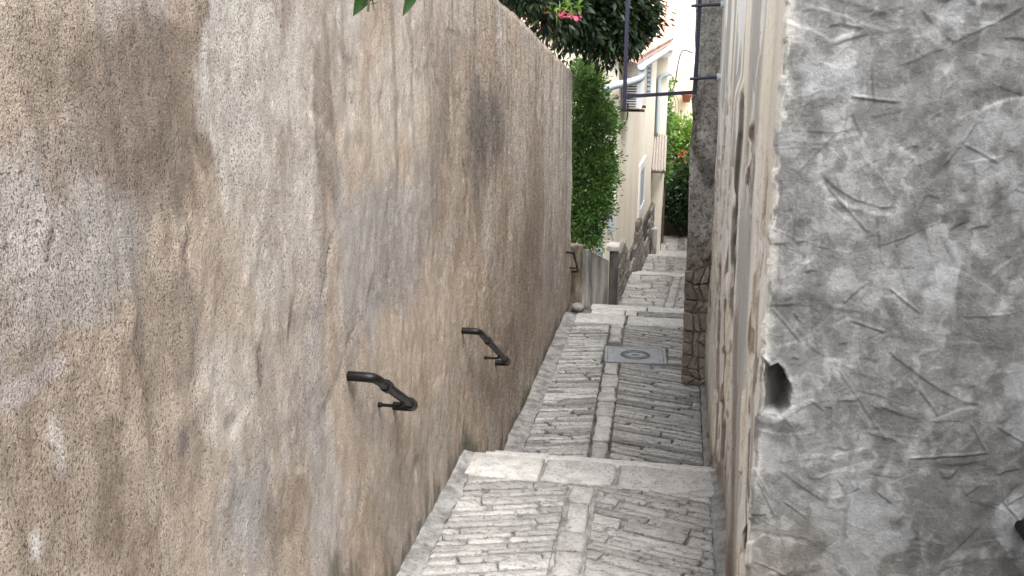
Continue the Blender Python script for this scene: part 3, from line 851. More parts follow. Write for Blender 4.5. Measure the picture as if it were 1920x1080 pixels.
# a few long scratched burrs that stand out
def burr(u0, v0, u1, v1, h, w=0.004, shade=None):
    global hgt
    p, q = at(u0, v0, Y=YA), at(u1, v1, Y=YA)
    ox = 0.355
    ax, az, bx_, bz = p.x - ox, p.z, q.x - ox, q.z
    dx, dz = bx_ - ax, bz - az; LL = math.hypot(dx, dz)
    a = ((XX - ax) * dx + (ZZ - az) * dz) / LL
    b = (-(XX - ax) * dz + (ZZ - az) * dx) / LL + 0.008 * (fbm(a * 12, a * 0 + u0, 3, 3) - 0.5)
    m = sst(-0.01, 0.01, a) * sst(LL + 0.01, LL - 0.01, a)
    h = h * 0.75
    hgt += h * np.exp(-(b / w) ** 2) * m * (0.5 + fbm(a * 25, a * 0, int(v0), 3))
    hgt -= 0.3 * h * np.exp(-((b + 2.2 * w) / (1.6 * w)) ** 2) * m
for s in ((1708, 860, 1850, 848, 0.009), (1597, 600, 1660, 622, 0.008), (1572, 690, 1660, 826, 0.004), (1668, 540, 1725, 585, 0.006), (1648, 395, 1655, 490, 0.006), (1560, 355, 1630, 435, 0.006), (1602, 180, 1690, 190, 0.008), (1643, 120, 1645, 190, 0.008),
          (1490, 240, 1535, 160, 0.004), (1500, 320, 1570, 250, 0.004), (1500, 345, 1490, 470, 0.004), (1775, 310, 1830, 240, 0.005), (1815, 270, 1875, 305, 0.007), (1590, 0, 1590, 45, 0.006), (1590, 45, 1622, 52, 0.006), (1450, 580, 1500, 640, 0.006),
          (1415, 890, 1450, 965, 0.007), (1408, 870, 1440, 930, 0.006), (1410, 1050, 1470, 1078, 0.006), (1470, 940, 1510, 970, 0.005), (1870, 800, 1920, 830, 0.007), (1880, 940, 1920, 990, 0.008), (1520, 750, 1545, 770, 0.004), (1725, 730, 1760, 780, 0.006), (1820, 795, 1850, 850, 0.006)):
    burr(*s)
# the broken-out pocket beside the arris
pc = [at(u, v, Y=YA) for u, v in ((1430, 676), (1440, 690), (1456, 682), (1474, 702), (1484, 738), (1480, 766), (1462, 778), (1432, 772))]
pcx = sum(p.x for p in pc) / 8 - 0.355; pcz = sum(p.z for p in pc) / 8
hx = 0.5 * (max(p.x for p in pc) - min(p.x for p in pc)); hz_ = 0.5 * (max(p.z for p in pc) - min(p.z for p in pc))
ddx = (XX - pcx) / hx; ddz = (ZZ - pcz) / hz_
# signed distance to the broken outline
poly_ = [(p.x - 0.355, p.z) for p in pc]
sd = np.full(XX.shape, 9.0); ins = np.zeros(XX.shape, bool)
wxn = XX + 0.022 * (fbm(XX * 26, ZZ * 26, 8, 4) - 0.5); wzn = ZZ + 0.030 * (fbm(XX * 26 + 40, ZZ * 26, 9, 4) - 0.5)
for (ax_, az_), (bx2, bz2) in zip(poly_, poly_[1:] + poly_[:1]):
    ex, ez = bx2 - ax_, bz2 - az_
    t = np.clip(((wxn - ax_) * ex + (wzn - az_) * ez) / (ex * ex + ez * ez), 0, 1)
    sd = np.minimum(sd, np.hypot(wxn - ax_ - t * ex, wzn - az_ - t * ez))
    cr_ = ((az_ > wzn) != (bz2 > wzn)) & (wxn < ex * (wzn - az_) / (ez if abs(ez) > 1e-9 else 1e-9) + ax_)
    ins ^= cr_
sd = np.where(ins, -sd, sd)
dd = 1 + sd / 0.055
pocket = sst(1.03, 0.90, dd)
hgt -= pocket * (0.10 + 0.09 * np.clip(ddx, -0.7, 1))
hgt += 0.012 * np.exp(-((dd - 1.15) / 0.14) ** 2) * sst(0.0, 0.4, ddz + 0.3)
lip = np.exp(-((dd - 1.2) / 0.22) ** 2) * sst(-0.3, -0.9, ddz)
gcol = mixc(gcol, (0.46, 0.465, 0.465), np.clip(lip, 0, 1) * 0.8)
gcol = mixc(gcol, (0.13, 0.12, 0.105), pocket * 0.85)  # shade of the recess painted into the pocket's colour
# arris: old white plaster shows where the mortar stops
ar = sst(0.055, 0.012, XX + 0.03 * (fbm(XX * 20, ZZ * 7, 61, 4) - 0.5) - 0.016 * upper)
gcol = mixc(gcol, (0.50, 0.485, 0.45), ar * 0.9 * sst(0.36, 0.5, fbm(XX * 25, ZZ * 10, 62, 4)))
arf = sst(0.0, 0.02, XX); hgt = hgt * arf - 0.010 * (1 - arf)
GX = XR(ZZ) + XX + cdx(ZZ) * np.exp(-XX / 0.03)
Pg = np.stack([GX, YA - hgt, ZZ], -1)
gw = grid_mesh('grey_mortar_front', Pg, gcol, M['grey'], house_r, False)
tag(gw, 'fresh grey mortar front with trowel marks and a broken pocket')

# -- cream alley side
yc_ = np.concatenate([np.linspace(0, 1.2, 220), np.linspace(1.211, 3.6, 215), np.linspace(3.63, 6.4, 90)])
zc_ = np.linspace(-4.2, HT, 400)
YY, ZC = np.meshgrid(yc_, zc_, indexing='ij')
d = 0.020 * (fbm(YY * 1.2, ZC * 1.2, 12, 4) - 0.5) + 0.010 * (fbm(YY * 6, ZC * 2.5, 13, 4) - 0.5)
stc = fbm(YY * 3.2, ZC * 0.18, 15, 5)
ccol = np.zeros(YY.shape + (3,)) + np.array((0.80, 0.745, 0.62))
ccol = mixc(ccol, (0.34, 0.33, 0.315), sst(0.50, 0.60, stc) * sst(-2.2, -0.4, ZC) * 0.8)
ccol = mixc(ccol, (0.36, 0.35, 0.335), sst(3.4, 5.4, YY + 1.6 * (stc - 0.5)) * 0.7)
ccol = mixc(ccol, (0.76, 0.70, 0.585), sst(1.0, 0.2, YY) * sst(-1.6, -0.5, ZC) * 0.8)
# the cream coat has flaked off lower down and shows whitewash; the flake edges are real steps
lowm = sst(-0.35, -1.4, ZC + 0.25 * (fbm(YY * 2, ZC * 2, 26, 3) - 0.5))
fn1 = fbm(YY * 3.0, ZC * 1.5, 25, 5)
flk = sst(0.485, 0.515, fn1 + 0.30 * lowm - 0.15)
rim = np.exp(-((fn1 + 0.30 * lowm - 0.15 - 0.50) / 0.012) ** 2)
ccol = mixc(ccol, (0.80, 0.78, 0.735), flk * 0.9)
ccol = mixc(ccol, (0.40, 0.32, 0.25), rim * 0.4 * lowm)
d -= 0.016 * flk * (0.3 + 0.7 * lowm)
fn2 = fbm(YY * 7.0, ZC * 2.0, 28, 5)
gou = sst(0.58, 0.62, fn2) * lowm
d -= 0.016 * gou; ccol = mixc(ccol, (0.50, 0.43, 0.36), gou * 0.5)
fn3 = fbm(YY * 16.0, ZC * 4.0, 30, 4)
gou2 = sst(0.62, 0.66, fn3) * sst(-0.25, -0.9, ZC)
d -= 0.010 * gou2; ccol = mixc(ccol, (0.17, 0.125, 0.095), gou2 * 0.6)
def layer_edge(poly, h, colr, half, ret, jitter, seed, s=0.9, fade=0.12):
    """a broken plaster layer: everything beyond the line stands proud by h, its edge facing uphill"""
    global d, ccol
    q_ = [at(u, v, X=0.356) for u, v in poly]
    zs = [p.z for p in q_][::-1]; yv = [p.y - YA for p in q_][::-1]
    yy = np.interp(ZC, zs, yv) + jitter * (fbm(ZC * 6, ZC * 0 + seed, 37, 4) - 0.5)
    zm = sst(zs[-1] + 0.02, zs[-1] - fade, ZC) * sst(zs[0] - fade, zs[0] + 0.02, ZC)
    var = 0.45 + 1.1 * vnoise(ZC * 4.5, ZC * 0 + seed, 5)
    d = d + h * var * zm * sst(-0.030, 0.018, YY - yy) * sst(ret, ret * 0.25, YY - yy)
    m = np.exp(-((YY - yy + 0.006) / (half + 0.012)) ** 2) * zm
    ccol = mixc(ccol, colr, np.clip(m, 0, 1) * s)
# grey cement strip set into the wall
yl0 = np.interp(ZC, [-2.95, -1.1], [at(1384, 1000, X=0.37).y - YA, at(1402, 560, X=0.36).y - YA])
yl1 = np.interp(ZC, [-2.95, -1.1], [at(1364, 1000, X=0.37).y - YA, at(1376, 560, X=0.36).y - YA])
stp = sst(-0.02, 0.03, YY - yl0) * sst(0.05, -0.03, YY - yl1) * sst(-0.75, -1.25, ZC + 0.3 * (fbm(YY * 4, ZC * 3, 3, 3) - 0.5))
ccol = mixc(ccol, (0.44, 0.44, 0.43), stp * 0.9); d = d * (1 - 0.8 * stp)
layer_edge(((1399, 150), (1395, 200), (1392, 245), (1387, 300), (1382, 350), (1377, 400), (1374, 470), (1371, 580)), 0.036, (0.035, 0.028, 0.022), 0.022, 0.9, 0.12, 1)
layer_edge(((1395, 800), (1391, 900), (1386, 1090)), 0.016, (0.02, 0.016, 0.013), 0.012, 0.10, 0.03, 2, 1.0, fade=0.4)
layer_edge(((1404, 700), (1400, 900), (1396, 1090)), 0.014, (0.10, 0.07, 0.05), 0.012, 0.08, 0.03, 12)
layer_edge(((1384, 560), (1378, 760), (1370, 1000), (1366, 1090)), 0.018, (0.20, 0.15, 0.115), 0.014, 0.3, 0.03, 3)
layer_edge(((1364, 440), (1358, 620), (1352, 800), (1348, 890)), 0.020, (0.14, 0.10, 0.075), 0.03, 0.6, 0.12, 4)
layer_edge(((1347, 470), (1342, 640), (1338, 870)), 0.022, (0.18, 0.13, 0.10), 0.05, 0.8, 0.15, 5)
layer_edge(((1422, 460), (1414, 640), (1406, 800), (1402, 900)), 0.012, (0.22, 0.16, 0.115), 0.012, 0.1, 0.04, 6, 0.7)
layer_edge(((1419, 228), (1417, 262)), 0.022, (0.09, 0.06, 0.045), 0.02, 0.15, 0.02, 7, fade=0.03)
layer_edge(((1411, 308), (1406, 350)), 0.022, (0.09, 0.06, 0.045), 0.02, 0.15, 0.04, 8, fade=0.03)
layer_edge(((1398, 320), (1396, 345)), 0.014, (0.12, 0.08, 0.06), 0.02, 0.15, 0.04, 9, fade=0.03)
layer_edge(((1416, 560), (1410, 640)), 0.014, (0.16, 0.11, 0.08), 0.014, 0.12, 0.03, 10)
# grime towards the foot
gzz = np.vectorize(path_z)(yc_ + YA)[:, None]
gm = sst(0.5, 0.0, ZC - gzz + 0.6 * (stc - 0.5)) * 0.7
ccol = mixc(ccol, (0.17, 0.145, 0.115), gm)
ccol = mixc(ccol, (0.66, 0.64, 0.60), sst(0.06, 0.0, YY) * 0.6)
d = d * sst(0.0, 0.03, YY)
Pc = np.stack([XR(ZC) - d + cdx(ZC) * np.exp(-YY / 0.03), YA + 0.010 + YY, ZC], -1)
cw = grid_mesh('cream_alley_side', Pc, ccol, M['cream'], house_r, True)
tag(cw, 'peeling cream plaster side wall with a long crack')
MB().box((0.46, YA + 0.32, -4.2), (3.22, 10.0, HT - 0.03)).build('masonry_core', M['cement'], house_r)
MB().box((2.45, -5.0, -2.7), (5.5, YA - 0.11, 2.6)).build('unseen_shade_block', M['cement'], house_r, bevel=0.02)  # unseen block added to shade the grey front and the near left wall
MB().box((0.22, YA - 0.10, HT + 0.003), (3.4, 10.0, HT + 0.09)).build('roof_slab', M['cement'], house_r, bevel=0.015)
rt_top = MB().prism([(0.30, YA - 0.02, HT + 0.092), (0.30, 10.0, HT + 0.092), (3.3, 10.0, HT + 0.6), (3.3, YA - 0.02, HT + 0.6)], (0, 0, 0.06)).build('roof', M['tile'], house_r)

# ---- the rough stone pier beyond the cream wall
pier = empty('stone_pier', (0.3, 9.5, -3.85), 'rough grey stone pier jutting from the right wall, brown rubble exposed at its foot', 'pier')
def px(z, s): return (0.100 - 0.0157 * z) if s < 0 else 0.60
npx, npz = 26, 220
zz = np.linspace(-3.83, HT + 0.05, npz); tt = np.linspace(0, 1, npx)
T2, Z2 = np.meshgrid(tt, zz, indexing='ij')
low = sst(-2.2, -2.6, Z2 + 0.5 * (fbm(T2 * 2, Z2 * 2, 6, 4) - 0.5))
XP = px(Z2, -1) + T2 * (0.60 - px(Z2, -1)) + (1 - T2) * 0.035 * (fbm(Z2 * 3.5, T2 * 2, 44, 5) - 0.5)
YP = 9.40 + 0.05 * (fbm(T2 * 3, Z2 * 4, 45, 5) - 0.5) + 0.035 * low
pcol = np.zeros(T2.shape + (3,)) + np.array((0.36, 0.345, 0.32))
pn = fbm(T2 * 3, Z2 * 2.5, 46, 5)
pcol = mixc(pcol, (0.15, 0.143, 0.13), sst(0.47, 0.60, pn) * sst(-0.6, -1.1, Z2) * 0.85)
pcol = mixc(pcol, (0.50, 0.485, 0.455), sst(0.55, 0.66, fbm(T2 * 6, Z2 * 5, 47, 4)) * 0.6)
pcol = mixc(pcol, (0.23, 0.18, 0.145), low * 0.8)
Pp = np.stack([XP, YP, Z2], -1)
side = [(tuple(Pp[0, i]), (Pp[0, i, 0] + 0.01, 10.0, Pp[0, i, 2])) for i in range(0, npz, 4)]
ev = [q for s_ in side for q in s_]; ef = [(2 * k, 2 * k + 2, 2 * k + 3, 2 * k + 1) for k in range(len(side) - 1)]
pm = m_pier()
grid_mesh('rendered_shaft', Pp, pcol, pm, pier, False, (ev, ef, (0.2, 0.19, 0.175)))
# exposed rubble, laid stone by stone at the foot of the pier
rows_, cols_ = 11, 4
zr = [-3.81]
for r_ in range(rows_): zr.append(zr[-1] + random.uniform(0.09, 0.19))
def corner(r_, c_, memo={}):
    if (r_, c_) not in memo:
        z_ = zr[r_] + random.uniform(-0.035, 0.035) * (r_ > 0)
        x0_ = px(z_, -1) - 0.012
        off = 0.055 * (r_ % 2) * (0 < c_ < cols_)
        memo[(r_, c_)] = (x0_ + (0.45 - x0_) * c_ / cols_ + off * random.uniform(0.4, 1.4) + random.uniform(-0.025, 0.025) * (0 < c_ < cols_), z_)
    return memo[(r_, c_)]
for r_ in range(rows_):
    for c_ in range(cols_):
        if r_ > rows_ - 3 and random.random() < 0.45: continue
        qd = [corner(r_, c_), corner(r_, c_ + 1), corner(r_ + 1, c_ + 1), corner(r_ + 1, c_)]
        cx = sum(q[0] for q in qd) / 4; cz = sum(q[1] for q in qd) / 4
        out_ = []
        for a, b in zip(qd, qd[1:] + qd[:1]):
            out_.append((a[0] + (cx - a[0]) * random.uniform(0.06, 0.2), a[1] + (cz - a[1]) * random.uniform(0.06, 0.2)))
            f = random.uniform(0.35, 0.65)
            mx_, mz_ = a[0] + (b[0] - a[0]) * f, a[1] + (b[1] - a[1]) * f
            k = random.uniform(0.02, 0.10)
            out_.append((mx_ + (cx - mx_) * k, mz_ + (cz - mz_) * k))
        n = len(out_); face = 9.415 + random.uniform(-0.03, 0.012); tx_, tz_ = random.uniform(-0.15, 0.15), random.uniform(-0.15, 0.15)
        vs = []
        for k, yo in ((1.0, None), (1.0, 0.010), (0.86, -0.004)):
            for (x_, z_) in out_:
                xx, zz_ = cx + (x_ - cx) * k, cz + (z_ - cz) * k
                vs.append((xx, 9.48 if yo is None else face + yo + tx_ * (xx - cx) + tz_ * (zz_ - cz) + random.uniform(-0.006, 0.006), zz_))
        vs.append((cx, face - 0.006 + random.uniform(-0.008, 0.008), cz))
        fs = [(q_ * n + i_, q_ * n + (i_ + 1) % n, (q_ + 1) * n + (i_ + 1) % n, (q_ + 1) * n + i_) for q_ in range(2) for i_ in range(n)]
        fs += [(2 * n + i_, 2 * n + (i_ + 1) % n, 3 * n) for i_ in range(n)]
        obj('rubble_stone', vs, fs, M['rubble'], pier)

# right wall beyond the pier
fw = MB()
fw.prism([(0.52, 10.0, -8), (0.52, 10.0, 1.0), (0.95, 26.5, -3.0), (0.95, 26.5, -8)], (1.2, 0, 0))
fwo = fw.build('garden_wall', M['lichen'])
tag(fwo, 'plain lichened garden wall hidden behind the stone pier on the right', 'wall')

# ================================================================== handrails
def handrail(name, a, b, out, label, grp, r=0.022):
    """a short tube bent back into the wall at both ends, on two pins"""
    rt = empty(name, (a.x, (a.y + b.y) / 2, (a.z + b.z) / 2), label, 'handrail', grp)
    o = Vector((out, 0, 0))
    dirv = (b - a).normalized()
    pts = smooth_path([a - o * 0.25, a + o * 0.75, a + o * 0.98 + Vector((0, dirv.y, dirv.z)) * 0.02, b + o - Vector((0, dirv.y, dirv.z)) * 0.0, b - o * 0.25], 6, 0.06)
    MB().tube(pts, r, 14).build('tube', M['black_iron'], rt, True)
    for t in (0.26, 0.86):
        p = a.lerp(b, t) + o
        MB().tube([p - dirv * 0.022, p + dirv * 0.022], r * 1.30, 14).build('collar', M['black_iron'], rt, True)
        if t < 0.5: continue
        p = a.lerp(b, 0.62) + o
        q = p + Vector((0, 0, -0.012))
        w = Vector((a.x - 0.03, q.y, q.z - 0.035))
        br = MB().tube(smooth_path([q, q + Vector((0, 0, -0.035)), w], 4, 0.03), 0.009, 8).build('bracket', M['black_iron'], rt, True)
        MB().tube([Vector((a.x - 0.03, q.y, q.z - 0.035)), Vector((a.x + 0.014, q.y, q.z - 0.035))], 0.013, 12).build('wall_plate', M['black_iron'], br, True)
    return rt
G = 'short black handrails on the left wall'
ra = at(655, 705, X=XL); rb = at(738, 761, X=XL)
handrail('handrail', ra, rb, 0.115, 'larger, nearer black tube handrail on the beige left wall', G)
ra = at(870, 620, X=XL); rb = at(930, 680, X=XL)
handrail('handrail', ra, rb, 0.105, 'smaller black tube handrail farther along the beige left wall, above the ramp edge', G)
ra = at(1061, 473, X=XL); rb = at(1071, 509, X=-1.335)
handrail('handrail', ra, rb, 0.10, 'far black handrail at the end of the beige wall, on the low concrete wall', G, 0.016)
# rail end at the right border of the view, on the grey wall
e = at(1932, 1019, Y=3.52)
rt = empty('handrail', (e.x, 3.6, e.z), 'rounded black end of a handrail on the grey mortar wall at the right border', 'handrail')
MB().tube(smooth_path([(e.x + 0.01, 3.68, e.z), (e.x + 0.01, e.y, e.z), (e.x + 0.9, e.y, e.z + 0.25)], 6, 0.05), 0.026, 16).build('tube', M['black_iron'], rt, True)
MB().tube([(e.x + 0.85, e.y, e.z + 0.235), (e.x + 0.85, 3.68, e.z + 0.2)], 0.010, 8).build('bracket', M['black_iron'], rt, True)

# ================================================================== manhole cover
man = empty('manhole_cover', (mcx, mcy, zD(0, mcy)), 'grey rectangular cast iron manhole cover with an oval ring of raised letters', 'manhole cover')
sl = (-3.965 + 3.70) / (12.45 - 7.0)
MMt = Matrix.Translation((mcx, mcy, zD(0, mcy) + 0.008)) @ Matrix.Rotation(math.atan(sl), 4, 'X') @ Matrix.Rotation(R(3.5), 4, 'Z')
w2, h2 = mw / 2, mh / 2
fr = MB()
for lo, hi in (((-w2, -h2, -0.05), (w2, -h2 + 0.03, 0.004)), ((-w2, h2 - 0.03, -0.05), (w2, h2, 0.004)), ((-w2, -h2 + 0.03, -0.05), (-w2 + 0.03, h2 - 0.03, 0.004)), ((w2 - 0.03, -h2 + 0.03, -0.05), (w2, h2 - 0.03, 0.004))):
    fr.box(lo, hi, MMt)
fr.build('frame', M['cast_iron'], man)
MB().box((-w2 + 0.036, -h2 + 0.036, -0.05), (w2 - 0.036, h2 - 0.036, 0.001), MMt).build('plate', M['cast_iron'], man)
def ring(ax, ay, wd, zt):
    n = 40; mb = MB(); vs = []; fs = []
    for k in range(n):
        a = 2 * math.pi * k / n
        for (sx, z) in ((1, 0.0), (1, zt), (1 - wd / ax, zt), (1 - wd / ax, 0.0)):
            vs.append(MMt @ Vector((ax * sx * math.cos(a), (ay - ax * (1 - sx)) * math.sin(a), z)))
    for k in range(n):
        for i in range(4):
            fs.append((k * 4 + i, k * 4 + (i + 1) % 4, ((k + 1) % n) * 4 + (i + 1) % 4, ((k + 1) % n) * 4 + i))
    return mb.add(vs, fs)
dk = m_mottled('worn_iron_relief', (0.07, 0.072, 0.078), (0.12, 0.122, 0.13), 20, 0.5, 0.002, 90)
ring(w2 * 0.50, h2 * 0.56, 0.012, 0.006).build('oval_ring', dk, man)
ring(w2 * 0.33, h2 * 0.36, 0.008, 0.006).build('oval_ring', dk, man)
for k in range(22):
    a = 2 * math.pi * k / 22
    m = MMt @ Matrix.Translation((w2 * 0.41 * math.cos(a), h2 * 0.455 * math.sin(a), 0)) @ Matrix.Rotation(a, 4, 'Z')
    MB().box((-0.018, -0.006, 0), (0.018, 0.006, 0.007), m).build('raised_mark', dk, man)
mb = MB().box((-0.045, -0.01, 0), (0.045, 0.01, 0.007), MMt).box((-0.012, -0.04, 0), (0.012, -0.0105, 0.007), MMt)
mb.build('centre_mark', dk, man)
for s in (-1, 1):
    MB().box((s * (w2 - 0.075) - 0.006, -h2 * 0.72, 0), (s * (w2 - 0.075) + 0.006, h2 * 0.72, 0.006), MMt).build('raised_rib', M['cast_iron'], man)

# ================================================================== iron frame on the right wall
YF = 9.15
fb = [at(1171, 181, Y=YF), at(1303, 173, Y=YF)]
xr_f = fb[1].x; xl_f = fb[0].x; zb_f = fb[1].z
sign = empty('iron_bracket_frame', (XR(-0.5), YF, zb_f), 'empty dark iron sign frame hanging out from the right wall on two arms', 'sign frame')
bt = 0.018
MB().box((xr_f - bt, YF - bt, zb_f - 0.02), (xr_f + bt, YF + bt, 0.55)).build('upright_bar', M['blue_iron'], sign, bevel=0.004)
MB().box((xl_f - bt, YF - bt, fb[0].z - 0.13), (xl_f + bt, YF + bt, 0.55)).build('upright_bar', M['blue_iron'], sign, bevel=0.004)
bar = MB().prism([(xl_f + bt, YF - 0.016, fb[0].z - 0.016), (xr_f - bt, YF - 0.016, fb[1].z - 0.016), (xr_f - bt, YF - 0.016, fb[1].z + 0.016), (xl_f + bt, YF - 0.016, fb[0].z + 0.016)], (0, 0.032, 0))
bar.build('bottom_bar', M['blue_iron'], sign, bevel=0.004)
MB().box((xl_f + bt, YF - 0.016, 0.51), (xr_f - bt, YF + 0.016, 0.54)).build('top_bar', M['blue_iron'], sign, bevel=0.004)
for u0, v0, u1, v1 in ((1296, 11, 1352, 8), (1293, 148, 1350, 144)):
    a = at(u0, v0, Y=YF - 0.034); b = at(u1, v1, Y=YF - 0.034); b = Vector((XR(b.z) + 0.05, b.y, b.z))
    arm = MB().tube([a, b], 0.014, 10).build('wall_arm', M['blue_iron'], sign, True)
    MB().tube([Vector((XR(b.z) - 0.03, b.y, b.z)), Vector((XR(b.z) + 0.02, b.y, b.z))], 0.032, 12).build('wall_plate', M['pale_metal'], arm, True)

# ================================================================== low walls past the end of the left wall
def slab_prism(name, a, b, za, zb_, zbot, th, mat, parent=None, bevel=0.012):
    """upright wall between ground points a and b, top falling from za to zb_"""
    a = Vector(a); b = Vector(b)
    n = Vector((b.y - a.y, -(b.x - a.x), 0)).normalized() * th
    poly = [Vector((a.x, a.y, zbot)), Vector((b.x, b.y, zbot)), Vector((b.x, b.y, zb_)), Vector((a.x, a.y, za))]
    return MB().prism(poly, -n).build(name, mat, parent, bevel=bevel)
pz = at(1085, 461, Y=12.60).z
pr = slab_prism('gate_pier', at(1076, 560, Y=12.55).xy.to_3d(), at(1093, 520, Y=12.78).xy.to_3d(), pz, pz - 0.02, -4.6, 0.35, m_mottled('ochre_lichened_concrete', (0.10, 0.085, 0.06), (0.30, 0.26, 0.20), 5, 0.98, 0.02, 40, (1, 1, 0.6), grime=0.8))
tag(pr, 'weathered concrete pier at the end of the beige wall, below the hedge', 'pier')
w0 = at(1096, 466, Y=12.82); w1 = at(1142, 488, Y=14.45)
pw = slab_prism('low_wall', (w0.x, w0.y, 0), (w1.x, w1.y, 0), w0.z, w1.z, -5.2, 0.16, M['lichen'])
tag(pw, 'low lichened concrete wall with a sloping top beside the hidden steps', 'wall')
g0 = at(1143, 470, Y=14.62); g1 = at(1159, 470, Y=14.62)
gp = empty('gate_post', ((g0.x + g1.x) / 2, 14.7, -5.0), 'dark square gate post with a pale stone cap next to the low wall', 'gate post')
ztp = at(1150, 470, Y=14.62).z
dkc = m_mottled('dark_stained_concrete', (0.055, 0.052, 0.048), (0.15, 0.14, 0.13), 4, 0.98, 0.01, 40, (1, 1, 0.4))
MB().box((g0.x, 14.62, -5.4), (g1.x, 14.84, ztp)).build('shaft', dkc, gp, bevel=0.008)
MB().box((g0.x - 0.05, 14.57, ztp + 0.001), (g1.x + 0.015, 14.89, ztp + 0.075)).build('cap', M['slab'], gp, bevel=0.012)
q = at(1068, 587, Z=-3.94)
vs = []
for i in range(6):
    th_ = math.pi * i / 5
    for k in range(10):
        ph = 2 * math.pi * k / 10
        rr = 0.075 * random.uniform(0.85, 1.1)
        vs.append((q.x + 0.09 + rr * 1.2 * math.sin(th_) * math.cos(ph), q.y + 0.14 + rr * math.sin(th_) * math.sin(ph), -3.93 + rr * 0.9 * math.cos(th_) + 0.03))
fs = [(i * 10 + k, i * 10 + (k + 1) % 10, (i + 1) * 10 + (k + 1) % 10, (i + 1) * 10 + k) for i in range(5) for k in range(10)]
tag(obj('loose_stone', vs, fs, M['stone'], None, True), 'rounded loose stone at the foot of the concrete pier', 'stone')

# ================================================================== the yellow house
C0 = at(1156, 300, Y=15.2); C1 = at(1222, 350, Y=22.4)
C0 = Vector((C0.x, 15.2, 0)); C1 = Vector((C1.x, 22.4, 0))
fd = (C1 - C0).normalized(); fn = Vector((fd.y, -fd.x, 0))       # along the alley side, and out of it
fplane = (C0, fn)
zev = at(1162, 108, Y=15.2).z
zrg = at(1030, 66, Y=15.2)
slope = (zrg.z - zev) / (C0.x - zrg.x)
house = empty('yellow_house', (C0.x, C0.y, -5.0), 'pale yellow house with orange tiled roof, grey downpipe and rubble plinth beside the alley', 'house')
xrd = C0.x - 4.2
zrd = zev + slope * 4.2
wl = MB()
L = (C1 - C0).length
wl.prism([(C0.x, 15.2, -7), (C0.x, 15.2, zev), (xrd, 15.2, zrd), (xrd - 4, 15.2, zev), (xrd - 4, 15.2, -7)], fd * L)
wl.build('wall', M['yellow'], house)
# ochre skin of the gable, facing uphill
MB().prism([(C0.x - 0.20, 15.197, -6.9), (C0.x - 0.20, 15.197, zev - 0.03 + slope * 0.2), (xrd, 15.197, zrd - 0.03), (xrd - 3.9, 15.197, zev), (xrd - 3.9, 15.197, -6.9)], (0, -0.02, 0)).build('gable_render', M['ochre'], house)
pa = [at(u, v, Y=15.19) for u, v in ((1140, 395), (1152, 388), (1154, 440), (1150, 450), (1146, 432), (1139, 440))]
MB().prism(pa, (0, -0.018, 0)).build('bare_patch', M['patch'], house)
# roof with barrel tiles, each tile a piece
ov = 0.30
rf = empty('roof', (0, 0, 0)); attach(rf, house)
e0 = C0 + fn * ov; 
def roofpt(s, t, up=0.0):
    """s along the eave, t up the slope (horizontal run)"""
    p = C0 + fd * s + fn * (ov - t)
    return Vector((p.x, p.y, zev + slope * (t - ov) + 0.06 + up))
poly = [roofpt(-0.15, 0), roofpt(L + 0.1, 0), roofpt(L + 0.1, 4.4), roofpt(-0.15, 4.4)]
dk_ = MB().prism(poly, (0, 0, -0.05)).build('roof_deck', M['tile'], rf)
def tile_mesh(w, l):
    vs = []; fs = []; n = 5
    for j, (yy, k, zo) in enumerate(((0, 1.0, 0.012), (l, 0.85, 0.0))):
        for i in range(n + 1):
            a = math.pi * i / n
            vs.append((w / 2 * k * -math.cos(a), yy, w * 0.42 * k * math.sin(a) + zo))
    for i in range(n): fs.append((i, i + 1, n + 2 + i, n + 1 + i))
    for i in range(n + 1): vs.append((vs[i][0] * 0.8, vs[i][1], vs[i][2] * 0.75))
    for i in range(n): fs.append((i + 1, i, 2 * n + 2 + i, 2 * n + 3 + i))
    me = bpy.data.meshes.new('roof_tile'); me.from_pydata(vs, [], fs); me.update()
    me.materials.append(M['tile']); me.polygons.foreach_set('use_smooth', [True] * len(fs))
    return me
def lay_tiles(parent, org, xd, ud, nx_, ny_, w, l, keep=None):
    tm = tile_mesh(w * 1.02, l * 1.15)
    zd = xd.cross(ud).normalized()
    rot = Matrix((xd.normalized(), ud.normalized(), zd)).transposed().to_4x4()
    for j in range(ny_):
        for i in range(nx_):
            if keep and not keep(i, j): continue
            p = org + xd.normalized() * (w * (i + 0.5) + random.uniform(-0.006, 0.006)) + ud.normalized() * (l * j)
            o = bpy.data.objects.new('roof_tile', tm); COL.objects.link(o)
            attach(o, parent)
            o.matrix_basis = Matrix.Translation(p) @ rot @ Matrix.Rotation(random.uniform(-0.02, 0.02), 4, 'Z')
ud = (roofpt(0, 1) - roofpt(0, 0))

lay_tiles(rf, roofpt(-0.12, -0.02, 0.005), fd, ud, 30, 10, 0.247, 0.44)
